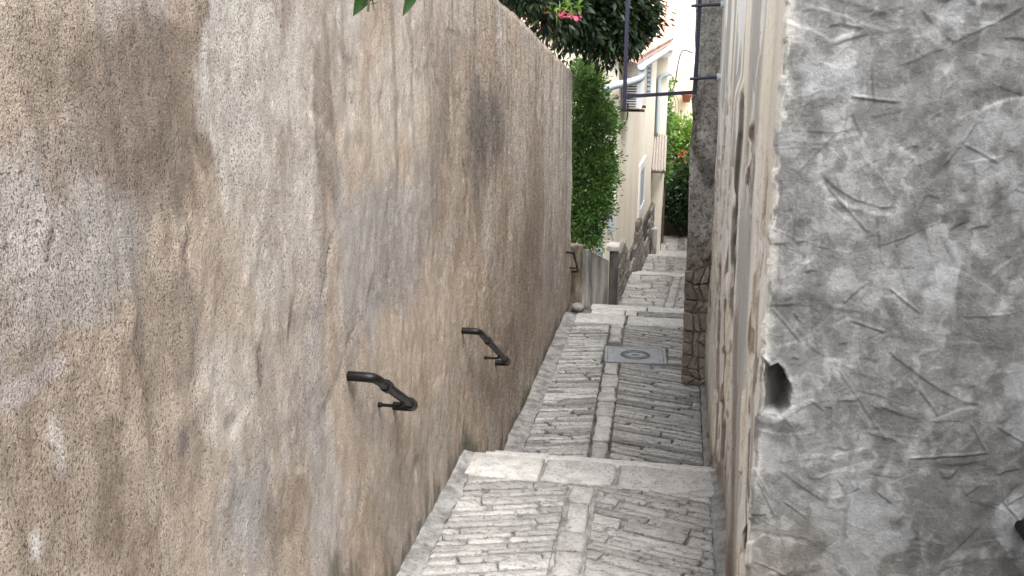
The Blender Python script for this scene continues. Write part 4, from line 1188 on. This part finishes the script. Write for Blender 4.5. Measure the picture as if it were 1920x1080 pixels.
# gutter, half round, along the eave
gvs = []; gfs = []; n = 7
for k, s_ in enumerate((-0.2, L + 0.1)):
    c = roofpt(s_, -0.06, -0.05)
    for i in range(n + 1):
        a = math.pi + math.pi * i / n
        gvs.append(c + fn * 0.07 * math.cos(a) + Vector((0, 0, 0.07 * math.sin(a))))
    for i in range(n + 1):
        a = math.pi + math.pi * (n - i) / n
        gvs.append(c + fn * 0.062 * math.cos(a) + Vector((0, 0, 0.062 * math.sin(a) + 0.002)))
m2 = 2 * (n + 1)
for i in range(m2): gfs.append((i, (i + 1) % m2, m2 + (i + 1) % m2, m2 + i))
gfs += [tuple(range(m2 - 1, -1, -1)), tuple(range(m2, 2 * m2))]
obj('gutter', gvs, gfs, M['pale_metal'], house)
gc = roofpt(-0.1, -0.06, -0.12)
d0 = at(1190, 152, Y=15.02); d1 = at(1142, 163, Y=15.05); d2 = at(1134, 205, Y=15.05); d3 = Vector((d2.x - 0.02, 15.05, -5.3))
dp = MB().tube(smooth_path([gc, (gc.x, 15.05, gc.z - 0.12), (d0.x, 15.05, d0.z), d1, (d1.x - 0.09, 15.05, d1.z - 0.10), d3], 6, 0.10), 0.058, 12).build('downpipe', M['pale_metal'], house, True)
for zz_ in (d1.z - 0.5, -3.9): MB().tube([(d3.x, 15.05, zz_), (d3.x, 15.05, zz_ + 0.05)], 0.068, 12).build('pipe_collar', M['pale_metal'], dp, True)
# window low on the alley side
def on_f(u, v, off=0.0): return at(u, v, plane=(C0 + fn * off, fn))
wa, wb = on_f(1199, 322), on_f(1208, 300)
zw1 = wa.z; zw0 = on_f(1199, 388).z
s0 = (wa - C0).dot(fd); s1 = (wb - C0).dot(fd)
def fbox(s0, s1, z0, z1, o0, o1):
    p = C0 + fd * s0 + fn * o0
    return MB().prism([Vector((p.x, p.y, z0)), Vector((p.x, p.y, z0)) + fd * (s1 - s0), Vector((p.x, p.y, z1)) + fd * (s1 - s0), Vector((p.x, p.y, z1))], fn * (o1 - o0))
win = fbox(s0, s1, zw0, zw1, 0.002, 0.012).build('window', M['dark'], house)
for a, b, c, d_ in ((s0 - 0.16, s0, zw0 - 0.16, zw1 + 0.16), (s1, s1 + 0.16, zw0 - 0.16, zw1 + 0.16), (s0, s1, zw1, zw1 + 0.16), (s0, s1, zw0 - 0.16, zw0)):
    fbox(a, b, c, d_, 0.002, 0.035).build('window_surround', M['white_paint'], win)
nb = 4
for k in range(1, nb):
    ss = s0 + (s1 - s0) * k / nb
    fbox(ss - 0.012, ss + 0.012, zw0, zw1, 0.015, 0.03).build('window_bar', M['pale_metal'], win)
# open louvred shutters high on the alley side
for u, v0, v1, sw in ((1213, 102, 176, 0.19), (1200, 126, 146, 0.16)):
    p = on_f(u, v0); q_ = on_f(u, v1)
    ss = (p - C0).dot(fd)
    sh = fbox(ss, ss + 0.05, q_.z, p.z, 0.02, sw * 0.5).build('shutter', M['green_paint'], house)
    nl = max(4, int((p.z - q_.z) / 0.085))
    for k in range(nl):
        z_ = q_.z + (p.z - q_.z) * (k + 0.5) / nl
        pp = C0 + fd * (ss - 0.035) + fn * 0.03
        MB().prism([Vector((pp.x, pp.y, z_ - 0.035)), Vector((pp.x, pp.y, z_ - 0.025)), Vector((pp.x, pp.y, z_ + 0.035)) + fd * 0.034, Vector((pp.x, pp.y, z_ + 0.025)) + fd * 0.034], fn * (sw * 0.5 - 0.01)).build('louvre', M['pale_metal'], sh)
# rubble plinth, stone by stone, rising up the slope of the path
plm = m_stone('grey_plinth_rubble', (0.18, 0.16, 0.14), (0.33, 0.30, 0.27), dark=(0.3, 0.28, 0.26), bumpd=0.02)
pl = fbox(-0.05, L, -6.9, -4.55, 0.0, 0.045).build('plinth', M['mortar'], house)
z_ = -5.6
cnt = 0
while z_ < -3.2:
    h_ = random.uniform(0.13, 0.22)
    s_ = 0.0
    while s_ < L and cnt < 290:
        w_ = random.uniform(0.22, 0.5)
        ztop_p = -4.30 - 0.10 * s_ + (0.35 * math.sin(s_ * 2.1) if s_ > 0.8 else 0.2)
        gzf = path_z(15.2 + s_) - 0.2
        if z_ > gzf and z_ < ztop_p:
            cs = []
            a0, a1, b0, b1 = s_ + 0.012, s_ + w_ - 0.012, z_ + 0.010, z_ + h_ - 0.010
            ring0 = [(a0, b0), ((a0 + a1) / 2, b0 - 0.008), (a1, b0), (a1 + 0.008, (b0 + b1) / 2), (a1, b1), ((a0 + a1) / 2, b1 + 0.008), (a0, b1), (a0 - 0.008, (b0 + b1) / 2)]
            ring0 = [(x + random.uniform(-0.015, 0.015), y + random.uniform(-0.012, 0.012)) for x, y in ring0]
            ca_, cb_ = (a0 + a1) / 2, (b0 + b1) / 2
            vs = []
            for kk, off in ((1.0, 0.0), (1.0, 0.055), (0.75, 0.085)):
                for (x, y) in ring0:
                    p = C0 + fd * (ca_ + (x - ca_) * kk) + fn * (off + random.uniform(-0.006, 0.006))
                    vs.append((p.x, p.y, cb_ + (y - cb_) * kk))
            p = C0 + fd * ca_ + fn * 0.09; vs.append((p.x, p.y, cb_))
            fs = [(r_ * 8 + i, r_ * 8 + (i + 1) % 8, (r_ + 1) * 8 + (i + 1) % 8, (r_ + 1) * 8 + i) for r_ in range(2) for i in range(8)] + [(16 + i, 16 + (i + 1) % 8, 24) for i in range(8)]
            obj('rubble_stone', vs, fs, plm, pl); cnt += 1
        s_ += w_
    z_ += h_

# air conditioner on the alley side of the yellow house
a0 = on_f(1173, 150, 0.02); a1 = on_f(1173, 207, 0.02)
Ya = at(1174, 180, Y=15.55)
ac = empty('air_conditioner', (Ya.x, 15.6, a1.z), 'white outdoor air conditioner unit with a dark slatted side on the yellow house', 'air conditioner')
zt, zl = at(1185, 152, Y=15.5).z, at(1185, 205, Y=15.5).z
xw = (C0 + fd * 0.3).x + 0.02; xo = at(1196, 180, Y=15.5).x + 0.06
MB().box((xw, 15.5, zl), (xo, 16.25, zt)).build('casing', M['white_paint'], ac, bevel=0.015)
gx0_, gx1_ = xw + 0.035, xo - 0.085
MB().box((gx0_, 15.492, zl + 0.045), (gx1_, 15.499, zt - 0.045)).build('grille_opening', M['grille_dark'], ac)
nsl = 9
for k in range(nsl):
    zz_ = zl + 0.045 + (zt - zl - 0.09) * (k + 0.5) / nsl
    MB().box((gx0_, 15.480, zz_ - 0.009), (gx1_, 15.4915, zz_ + 0.009)).build('slat', M['white_paint'], ac)
for y_ in (15.58, 16.15):
    MB().box((xw - 0.04, y_ - 0.02, zl - 0.045), (xo + 0.05, y_ + 0.02, zl - 0.004)).build('bracket', M['rust'], ac)
MB().tube(smooth_path([(xw + 0.1, 15.47, zl + 0.1), (xw + 0.1, 15.45, zl - 0.15), (xw + 0.02, 15.45, zl - 0.3)], 4, 0.06), 0.012, 8).build('pipe', M['rust'], ac, True)

# ================================================================== houses and walls at the end of the alley
# narrow house beyond the yellow one
n0 = at(1222, 250, Y=22.6); n1 = at(1247, 250, Y=22.6)
ztn = at(1245, 99, Y=22.6).z
nh = empty('cream_house', (n0.x, 22.6, -6.0), 'narrow cream house end with a grey drainpipe and tiled roof behind the yellow house', 'house')
MB().box((n0.x - 2.5, 22.6, -8), (n1.x, 27.5, ztn)).build('wall', M['yellow'], nh)
xs0, xs1 = n0.x - 0.9, at(1262, 90, Y=22.6).x
rd = MB().prism([(xs0, 22.4, ztn + 0.02), (xs0, 27.5, ztn + 1.9), (xs1, 27.5, ztn + 1.9), (xs1, 22.4, ztn + 0.02)], (0, 0, -0.06)).build('roof', M['tile'], nh)
lay_tiles(rd, Vector((xs0, 22.36, ztn + 0.03)), Vector((1, 0, 0)), Vector((0, 5.1, 1.88)), int((xs1 - xs0) / 0.21), 13, 0.21, 0.42)
MB().box((xs0, 22.33, ztn - 0.09), (xs1, 22.395, ztn + 0.02)).build('fascia', M['white_paint'], nh)
pp0 = at(1236, 145, Y=22.52); pp1 = at(1233, 248, Y=22.52); pe = at(1258, 137, Y=22.52)
MB().tube(smooth_path([pe, pp0, pp1], 5, 0.1), 0.05, 10).build('drainpipe', M['pale_metal'], nh, True)
# corrugated canopy
c_a = at(1224, 318, Y=22.0); c_b = at(1246, 318, Y=22.0); c_t = at(1234, 252, Y=22.58)
vs = []; fs = []; nn_ = 40
for k in range(nn_ + 1):
    x = c_a.x - 0.02 + (c_b.x - c_a.x + 0.05) * k / nn_
    o_ = 0.022 * math.sin(2 * math.pi * 5 * k / nn_)
    vs += [(x, 22.0, c_a.z + o_), (x * 0.96 + 0.04 * c_t.x, 22.58, c_t.z + o_), (x, 22.0, c_a.z + o_ - 0.014), (x * 0.96 + 0.04 * c_t.x, 22.58, c_t.z + o_ - 0.014)]
for k in range(nn_):
    a = 4 * k; fs += [(a, a + 4, a + 5, a + 1), (a + 2, a + 3, a + 7, a + 6), (a, a + 2, a + 6, a + 4)]
can = empty('canopy', ((c_a.x + c_b.x) / 2, 22.3, c_a.z), 'small weathered corrugated canopy under the grey drainpipe', 'canopy')
obj('corrugated_sheet', vs, fs, M['corrugated'], can)
MB().box((c_a.x - 0.03, 22.01, c_a.z - 0.08), (c_b.x + 0.05, 22.05, c_a.z - 0.04)).build('front_beam', M['bark'], can)
for x_ in (c_a.x + 0.02, c_b.x - 0.02):
    MB().box((x_ - 0.02, 22.06, c_a.z - 0.08), (x_ + 0.02, 22.6, c_a.z - 0.045)).build('side_beam', M['bark'], can)
# gate post and door opening below the canopy
q0 = at(1222, 440, Y=21.6); q1 = at(1232, 440, Y=21.6); zq = at(1226, 430, Y=21.6).z
tag(MB().box((q0.x, 21.6, -6.3), (q1.x, 21.8, zq)).build('stone_post', M['lichen'], bevel=0.01), 'short grey stone post at the far corner of the yellow house', 'post')
q0 = at(1233, 400, Y=23.3); q1 = at(1238, 400, Y=23.3); zq = at(1235, 382, Y=23.3).z
tag(MB().box((q0.x, 23.3, -6.4), (q1.x, 23.4, zq)).build('gate_post', M['white_paint'], bevel=0.008), 'slim whitish gate post under the far bush', 'gate post')
q0 = at(1238.5, 400, Y=23.5); q1 = at(1242, 400, Y=23.5); zq = at(1235, 388, Y=23.5).z
tag(MB().box((q0.x, 23.5, -6.4), (q1.x, 23.56, zq)).build('iron_post', M['black_iron'], bevel=0.006), 'thin dark iron post right of the slim whitish gate post', 'post')
# wall closing the view
b0 = at(1225, 400, Y=25.9); b1 = at(1330, 400, Y=25.9); zt2 = at(1260, 385, Y=25.9).z
ew = MB().prism([(b0.x, 25.9, -8), (b1.x, 25.9, -8), (b1.x, 25.9, zt2 - 0.15), (b0.x, 25.9, zt2 + 0.35)], (0, 0.3, 0)).build('end_wall', m_mottled('tan_end_wall_render', (0.20, 0.155, 0.115), (0.33, 0.265, 0.205), 2.5, 0.95, 0.006, 40), bevel=0.01)
tag(ew, 'tan rendered low wall closing the far end of the path under the dark bush', 'wall')
o0 = at(1250, 235, Y=28.5); o1 = at(1345, 235, Y=28.5); zt3 = at(1270, 128, Y=28.5).z
ow = MB().box((o0.x - 0.5, 28.5, -9), (o1.x + 1.5, 29.2, zt3)).build('orange_wall', M['ochre'], bevel=0.02)
tag(ow, 'orange rendered terrace wall above the bright green vine', 'wall')
wh = empty('white_house', (o0.x + 1, 31, -8), 'bright white house rising behind the orange wall inside the iron frame', 'house')
wx0 = at(1259, 60, Y=31).x
MB().box((wx0, 31, -9), (wx0 + 6, 38, 3.2)).build('wall', M['white_wall'], wh, bevel=0.02)
MB().box((wx0 - 0.25, 30.8, 3.2), (wx0 + 6.2, 38.2, 3.35)).build('roof_edge', M['tile'], wh)
# house with a red roof behind, upper storey pale with a grey shutter
h3x0, h3x1 = at(1170, 40, Y=36).x, at(1262, 40, Y=36).x
z3 = at(1230, 52, Y=36).z
h3 = empty('far_house', (h3x0, 36, -9), 'far house with red tiled roof and pale upper wall left of the white house', 'house')
MB().box((h3x0 - 6, 36, -9), (h3x1 + 0.6, 42, z3)).build('wall', M['yellow'], h3)
r3 = MB().prism([(h3x0 - 3, 35.7, z3), (h3x0 - 3, 39.0, z3 + 1.0), (h3x1 + 0.5, 39.0, z3 + 1.0), (h3x1 + 0.5, 35.7, z3)], (0, 0, -0.08)).build('roof', M['tile'], h3)
lay_tiles(r3, Vector((h3x0 - 0.3, 35.65, z3 + 0.02)), Vector((1, 0, 0)), Vector((0, 3.3, 1.0)), int((h3x1 - h3x0 + 0.8) / 0.25), 8, 0.25, 0.44)
MB().box((h3x0 - 3, 39.0, z3), (h3x1 + 0.5, 42, z3 + 4.0)).build('upper_wall', M['white_wall'], h3)
sx0, sx1 = at(1241, 10, Y=38.9).x, at(1258, 10, Y=38.9).x; sz = at(1250, 21, Y=38.9).z
shp = MB().box((sx0, 38.93, sz), (sx1, 38.985, sz + 1.2)).build('shutter', M['pale_metal'], h3)
for k in range(11):
    MB().box((sx0 + 0.02, 38.90, sz + 0.04 + k * 0.105), (sx1 - 0.02, 38.928, sz + 0.09 + k * 0.105)).build('louvre', M['pale_metal'], shp)
# flower pot on the orange wall
fp = at(1287, 192, Y=28.2)
pot = empty('flower_pot', (fp.x, 28.25, fp.z), 'terracotta flower pot hung on the orange wall next to the iron frame corner', 'flower pot')
prof = [(0.10, 0), (0.135, 0.2), (0.165, 0.2), (0.17, 0.27), (0.145, 0.27), (0.13, 0.22)]
vs = []; n = 16
for r_, z_ in prof:
    for k in range(n): vs.append((fp.x + r_ * math.cos(2 * math.pi * k / n), 28.27 + r_ * math.sin(2 * math.pi * k / n), fp.z + z_))
fs = [(j * n + k, j * n + (k + 1) % n, (j + 1) * n + (k + 1) % n, (j + 1) * n + k) for j in range(len(prof) - 1) for k in range(n)] + [tuple(range(n - 1, -1, -1)), tuple((len(prof) - 1) * n + k for k in range(n))]
obj('pot', vs, fs, M['terracotta'], pot, True)
MB().tube([(fp.x, 28.44, fp.z + 0.2), (fp.x, 28.52, fp.z + 0.2)], 0.02, 8).build('hook', M['rust'], pot)
# cable across the gap
cab = [at(1232, 92, Y=22.3), at(1255, 100, Y=25), at(1285, 107, Y=28), at(1312, 110, Y=31)]
tag(MB().tube(cab, 0.008, 6).build('cable', M['wire'], None, True), 'thin black cable strung from the cream house towards the white house', 'cable')

# ================================================================== foliage
def leaves(name, pts, nrm, size, mat, parent, rs, droop=0.3, ratio=0.4, seed_t=None, kind=None):
    """one mesh of folded leaves: pts (n,3) leaf bases, nrm (n,3) outward directions"""
    n = len(pts)
    d = nrm + rs.normal(0, 0.55, (n, 3)); d[:, 2] -= droop
    d /= np.linalg.norm(d, axis=1, keepdims=True)
    t = rs.normal(0, 1, (n, 3)); t -= (t * d).sum(1, keepdims=True) * d
    t /= np.linalg.norm(t, axis=1, keepdims=True)
    b = np.cross(d, t)
    L = size * rs.uniform(0.45, 1.45, (n, 1)); W = L * ratio * 0.5
    fold = W * 0.5
    p0 = pts; p3 = pts + d * L + b * L * rs.uniform(-0.15, 0.05, (n, 1))
    m = pts + d * L * 0.42 - b * fold * 0.6
    l1 = pts + d * L * 0.40 + t * W + b * fold * 0.4; r1 = pts + d * L * 0.40 - t * W + b * fold * 0.4
    V = np.stack([p0, l1, p3, r1, m], 1).reshape(-1, 3)
    i = np.arange(n)[:, None] * 5
    Fq = np.concatenate([i + np.array([[0, 4, 1]]), i + np.array([[4, 2, 1]]), i + np.array([[0, 3, 4]]), i + np.array([[4, 3, 2]])], 0)
    me = bpy.data.meshes.new(name)
    me.vertices.add(len(V)); me.vertices.foreach_set('co', V.astype(np.float32).ravel())
    me.loops.add(Fq.size); me.loops.foreach_set('vertex_index', Fq.astype(np.int32).ravel())
    me.polygons.add(len(Fq)); me.polygons.foreach_set('loop_start', np.arange(0, Fq.size, 3, dtype=np.int32)); me.polygons.foreach_set('loop_total', np.full(len(Fq), 3, dtype=np.int32))
    ca = me.color_attributes.new('tint', 'FLOAT_COLOR', 'POINT')
    tv = rs.uniform(0, 1, (n, 1)) if seed_t is None else np.clip(seed_t[:, None] + rs.normal(0, 0.18, (n, 1)), 0, 1)
    cs = np.repeat(np.concatenate([tv, tv, tv, np.ones((n, 1))], 1), 5, 0)
    ca.data.foreach_set('color', cs.astype(np.float32).ravel())
    me.update(); me.validate()
    o = link(name, me, mat, parent)
    if kind: o['kind'] = kind
    return o

def clumps(rs, blobs, n_cl, cl_r, per, shell=0.55):
    """points gathered in twig clumps spread over the outer part of a set of ellipsoids"""
    P, Nn, Tn = [], [], []
    wts = np.array([b[1][0] * b[1][1] + b[1][1] * b[1][2] + b[1][0] * b[1][2] for b in blobs]); wts = wts / wts.sum()
    for k in rs.choice(len(blobs), n_cl, p=wts):
        c, r = np.array(blobs[k][0]), np.array(blobs[k][1])
        v = rs.normal(0, 1, 3); v /= np.linalg.norm(v)
        f = rs.uniform(shell, 1.05)
        cc = c + v * r * f
        m = rs.integers(int(per * 0.6), int(per * 1.4) + 1)
        q = cc + rs.normal(0, cl_r, (m, 3))
        P.append(q); Nn.append(np.tile(v, (m, 1)) + (q - cc) / cl_r * 0.6)
        Tn.append(np.full(m, rs.uniform(0.1, 0.9)))
    return np.concatenate(P), np.concatenate(Nn), np.concatenate(Tn)

def limbs(name, base, tips, r0, mat, parent, rs, sag=0.15):
    mb = MB()
    base = Vector(base)
    for t in tips:
        t = Vector(t)
        pts = []; rr = []
        for k in range(7):
            f = k / 6
            p = base.lerp(t, f) + Vector((rs.normal(0, 0.04), rs.normal(0, 0.04), sag * math.sin(f * math.pi)))
            pts.append(p); rr.append(r0 * (1 - 0.8 * f) + 0.004)
        mb.tube(pts, rr, 7)
    return mb.build(name, mat, parent, True)

# dark overhanging tree behind the left wall
rs = np.random.default_rng(21)
tree = empty('overhanging_tree', (-2.9, 12.2, -3.6), 'dark leafy tree overhanging the top end of the left wall, with pink blossoms', 'tree')
MB().tube([(-2.9, 12.2, -3.8), (-2.85, 12.2, -2.4), (-2.7, 12.1, -1.0), (-2.55, 12.0, 0.1)], [0.13, 0.11, 0.09, 0.07], 10).build('trunk', M['bark'], tree, True)
YT = 12.3
tb = []
for u, v, ru, rv, dy in ((985, -40, 60, 60, -1.5), (1040, 5, 60, 60, -0.8), (1090, 32, 55, 66, 0.0), (1140, 48, 52, 64, 0.3), (1182, 50, 32, 58, 0.4), (1120, -40, 100, 60, 0.2), (1205, 5, 24, 50, 0.5), (1060, -70, 110, 60, -0.3)):
    c = at(u, v, Y=YT + dy); k = (YT + dy) / 1800 * 0.98
    tb.append(((c.x, c.y, c.z), (ru * k, 0.45, rv * k)))
limbs('limbs', (-2.6, 12.0, -0.2), [b[0] for b in tb], 0.05, M['bark'], tree, rs)
p, nn2, tn = clumps(rs, tb, 1500, 0.075, 13, 0.2)
nn2 = nn2 + np.array([0.25, -0.1, -0.5])
leaves('crown', p, nn2, 0.095, M['leaf_dark'], tree, rs, 0.35, 0.46, tn)
# brighter sprigs among the dark leaves, near the wall top
sp = [(at(u, v, Y=10.9), r_) for u, v, r_ in ((1062, 2, 0.05), (1045, 6, 0.05), (1075, 8, 0.04), (1000, 25, 0.05))]
P_ = np.concatenate([np.array(c)[None] + rs.normal(0, r_, (9, 3)) for c, r_ in sp])
leaves('young_leaves', P_, rs.normal(0, 0.5, P_.shape), 0.16, M['leaf_bright'], tree, rs, 0.4, 0.24)
for u, v in ((1021, 22), (1019, 14), (1045, 25), (1052, 30), (1066, 27), (1075, 30), (1085, 33)):
    c = np.array(at(u, v, Y=10.9))
    P_ = c[None] + rs.normal(0, 0.012, (7, 3))
    leaves('blossom', P_, rs.normal(0, 1, P_.shape), 0.055, M['pink'], tree, rs, 0.0, 0.8)

# hedge past the end of the left wall
rs = np.random.default_rng(5)
hedge = empty('hedge', (-1.75, 13.6, -3.6), 'tall narrow bright green hedge at the end of the left wall above the concrete pier', 'hedge')
hb = []
for u, v, ru, rv in ((1090, 150, 20, 32), (1104, 185, 32, 40), (1114, 235, 40, 45), (1117, 285, 42, 45), (1113, 335, 42, 45), (1107, 380, 40, 42), (1100, 425, 30, 36), (1112, 160, 10, 22), (1100, 128, 5, 16), (1122, 150, 5, 14), (1150, 235, 6, 10), (1146, 330, 6, 12), (1135, 395, 6, 12), (1112, 455, 8, 14), (1070, 250, 40, 60), (1070, 330, 40, 70), (1132, 215, 16, 28), (1136, 300, 14, 30), (1125, 365, 16, 28), (1075, 400, 40, 50)):
    c = at(u, v, Y=13.7); k = 13.7 / 1800
    hb.append(((c.x, c.y, c.z), (ru * k, 0.34, rv * k)))
limbs('stems', (-1.75, 13.7, -3.9), [b[0] for b in hb], 0.03, M['bark'], hedge, rs, 0.0)
p, nn2, tn = clumps(rs, hb, 1500, 0.052, 20, 0.55)
leaves('crown', p, nn2 + np.array([0.1, -0.2, 0.35]), 0.050, M['leaf_hedge'], hedge, rs, -0.1, 0.42, tn)
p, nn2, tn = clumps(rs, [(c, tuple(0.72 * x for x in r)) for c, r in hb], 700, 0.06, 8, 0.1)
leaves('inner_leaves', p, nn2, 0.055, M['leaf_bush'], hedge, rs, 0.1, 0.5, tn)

# sprigs of a climber peeping over the wall
rs = np.random.default_rng(8)
cl = empty('climber', (-1.6, 12.0, -0.95), 'small pale green climber sprig peeping over the sloping top of the left wall', 'climber')
pts = [at(1052, 140, Y=12.1), at(1047, 110, Y=12.0), at(1044, 88, Y=11.95), at(1043, 70, Y=11.95)]
MB().tube(pts, 0.006, 6).build('stem', M['bark'], cl, True)
P_ = np.concatenate([np.array(c)[None] + rs.normal(0, 0.04, (10, 3)) for c in pts[1:]])
leaves('crown', P_, rs.normal(0, 0.6, P_.shape), 0.07, M['leaf_bright'], cl, rs, 0.1, 0.45)

# leaves hanging into the top of the view, close by, each its own piece
hang = empty('overhanging_branch', (-1.45, 3.75, 0.55), 'few long green leaves hanging over the left wall into the top of the view', 'branch')
Yh = 3.55
def big_leaf(base, tip, width, parent):
    base = Vector(base); tip = Vector(tip); d_ = tip - base
    side_ = d_.cross(Vector((0.25, 1, 0.1))).normalized()
    up_ = side_.cross(d_).normalized()
    vs = []; n = 9
    for k in range(n + 1):
        f = k / n
        w = width * (math.sin(math.pi * min(1, f ** 0.8)) ** 0.8) * (1 - 0.25 * f) * 0.5 + 0.0008
        c = base + d_ * f + up_ * 0.12 * d_.length * math.sin(f * math.pi)
        vs += [c + side_ * w + up_ * w * 0.35, c, c - side_ * w + up_ * w * 0.35]
    fs = []
    for k in range(n):
        a = 3 * k; fs += [(a, a + 1, a + 4, a + 3), (a + 1, a + 2, a + 5, a + 4)]
    me = bpy.data.meshes.new('leaf'); me.from_pydata([tuple(v) for v in vs], [], fs); me.update()
    ca = me.color_attributes.new('tint', 'FLOAT_COLOR', 'POINT')
    tv = random.random()
    ca.data.foreach_set('color', [tv, tv, tv, 1.0] * len(vs))
    return link('leaf', me, M['leaf_big'], parent, True)
br0 = Vector((-1.62, 4.2, 0.5)); br1 = at(690, -70, Y=Yh); br2 = at(692, -6, Y=Yh); br3 = at(690, 22, Y=Yh)
MB().tube(smooth_path([br0, br1, br2, br3], 5, 0.08), 0.0045, 8).build('twig', M['bark'], hang, True)
for (u0, v0, u1, v1, w) in ((688, -55, 662, 30, 0.085), (778, -55, 755, 30, 0.060), (690, -20, 700, 18, 0.006), (684, 4, 676, 14, 0.004), (694, 8, 708, 5, 0.003), (720, -120, 740, -20, 0.03), (640, -130, 630, -30, 0.03)):
    big_leaf(at(u0, v0, Y=Yh), at(u1, v1, Y=Yh), w, hang)
MB().tube(smooth_path([br1, at(740, -90, Y=Yh), at(772, -74, Y=Yh)], 4, 0.05), 0.004, 6).build('twig', M['bark'], hang, True)

# far vine and bush
rs = np.random.default_rng(31)
vine = empty('vine', (1.0, 27.0, -5.5), 'bright green vine with orange red flowers in front of the orange wall', 'vine')
vb = []
for u, v, ru, rv in ((1270, 245, 28, 26), (1262, 280, 26, 34), (1280, 300, 24, 34), (1300, 260, 30, 40), (1250, 235, 12, 20), (1262, 325, 24, 20), (1300, 320, 30, 30)):
    c = at(u, v, Y=26.6); k = 26.6 / 1800
    vb.append(((c.x, c.y, c.z), (ru * k, 0.4, rv * k)))
bz_ = at(1290, 420, Y=26.6)
limbs('stems', (bz_.x, 26.6, bz_.z - 0.4), [b[0] for b in vb], 0.03, M['bark'], vine, rs, 0.0)
p, nn2, tn = clumps(rs, vb, 420, 0.09, 9, 0.4)
leaves('crown', p, nn2 + np.array([0, -0.3, 0.3]), 0.12, M['leaf_bright'], vine, rs, 0.2, 0.6, tn)
for u, v in ((1283, 285), (1279, 292), (1258, 304), (1265, 332)):
    c = np.array(at(u, v, Y=26.1))
    P_ = c[None] + rs.normal(0, 0.05, (12, 3))
    leaves('flower', P_, rs.normal(0, 1, P_.shape), 0.08, M['red'], vine, rs, 0.0, 0.7)
bush = empty('bush', (0.3, 25.4, -5.3), 'dark green bush overhanging the end wall below the bright vine', 'bush')
bb = []
for u, v, ru, rv in ((1240, 355, 18, 22), (1262, 345, 26, 26), (1275, 370, 28, 36), (1270, 400, 18, 24), (1232, 372, 10, 18), (1290, 340, 26, 50), (1300, 390, 24, 34)):
    c = at(u, v, Y=25.5); k = 25.5 / 1800
    bb.append(((c.x, c.y, c.z), (ru * k, 0.35, rv * k)))
bz_ = at(1285, 430, Y=25.6)
limbs('stems', (bz_.x, 25.75, bz_.z - 0.3), [b[0] for b in bb], 0.03, M['bark'], bush, rs, 0.0)
p, nn2, tn = clumps(rs, bb, 420, 0.08, 10, 0.3)
leaves('crown', p, nn2 + np.array([0, -0.2, 0.1]), 0.11, M['leaf_bush'], bush, rs, 0.3, 0.5, tn)
# slim dark shrub between the cream house and the orange wall
slim = empty('cypress_shrub', (0.0, 24.5, -5.5), 'slim dark green column of ivy right of the cream house end', 'shrub')
sb_ = []
for v in range(150, 345, 22):
    c = at(1252 - (v - 150) * 0.03, v, Y=24.6); k = 24.6 / 1800
    sb_.append(((c.x, c.y, c.z), (8 * k, 0.12, 16 * k)))
MB().tube([(sb_[-1][0][0], 24.6, -6.2), sb_[-1][0], sb_[0][0]], [0.04, 0.03, 0.015], 8).build('stem', M['bark'], slim, True)
p, nn2, tn = clumps(rs, sb_, 130, 0.05, 10, 0.3)
leaves('crown', p, nn2, 0.09, M['leaf_hedge'], slim, rs, 0.2, 0.5, tn * 0.5)
# bare dead vine on the orange wall
dv = empty('dead_vine', (0.9, 28.2, -3.5), 'bare brown twisted vine in front of the orange wall inside the iron frame', 'vine')
def tw(pts, r_, Y): return MB().tube(smooth_path([at(u, v, Y=Y) for u, v in pts], 3, 0.2), r_, 6)
tw([(1255, 175), (1262, 168), (1267, 150), (1271, 120), (1277, 97), (1284, 93), (1300, 100)], 0.022, 28.1).build('stem', M['bark'], dv, True)
tw([(1264, 160), (1262, 145), (1255, 135), (1250, 122)], 0.012, 28.1).build('branch', M['bark'], dv, True)
tw([(1262, 168), (1268, 200), (1262, 225)], 0.008, 28.1).build('branch', M['bark'], dv, True)
tw([(1264, 172), (1275, 195), (1268, 230)], 0.008, 28.15).build('branch', M['bark'], dv, True)
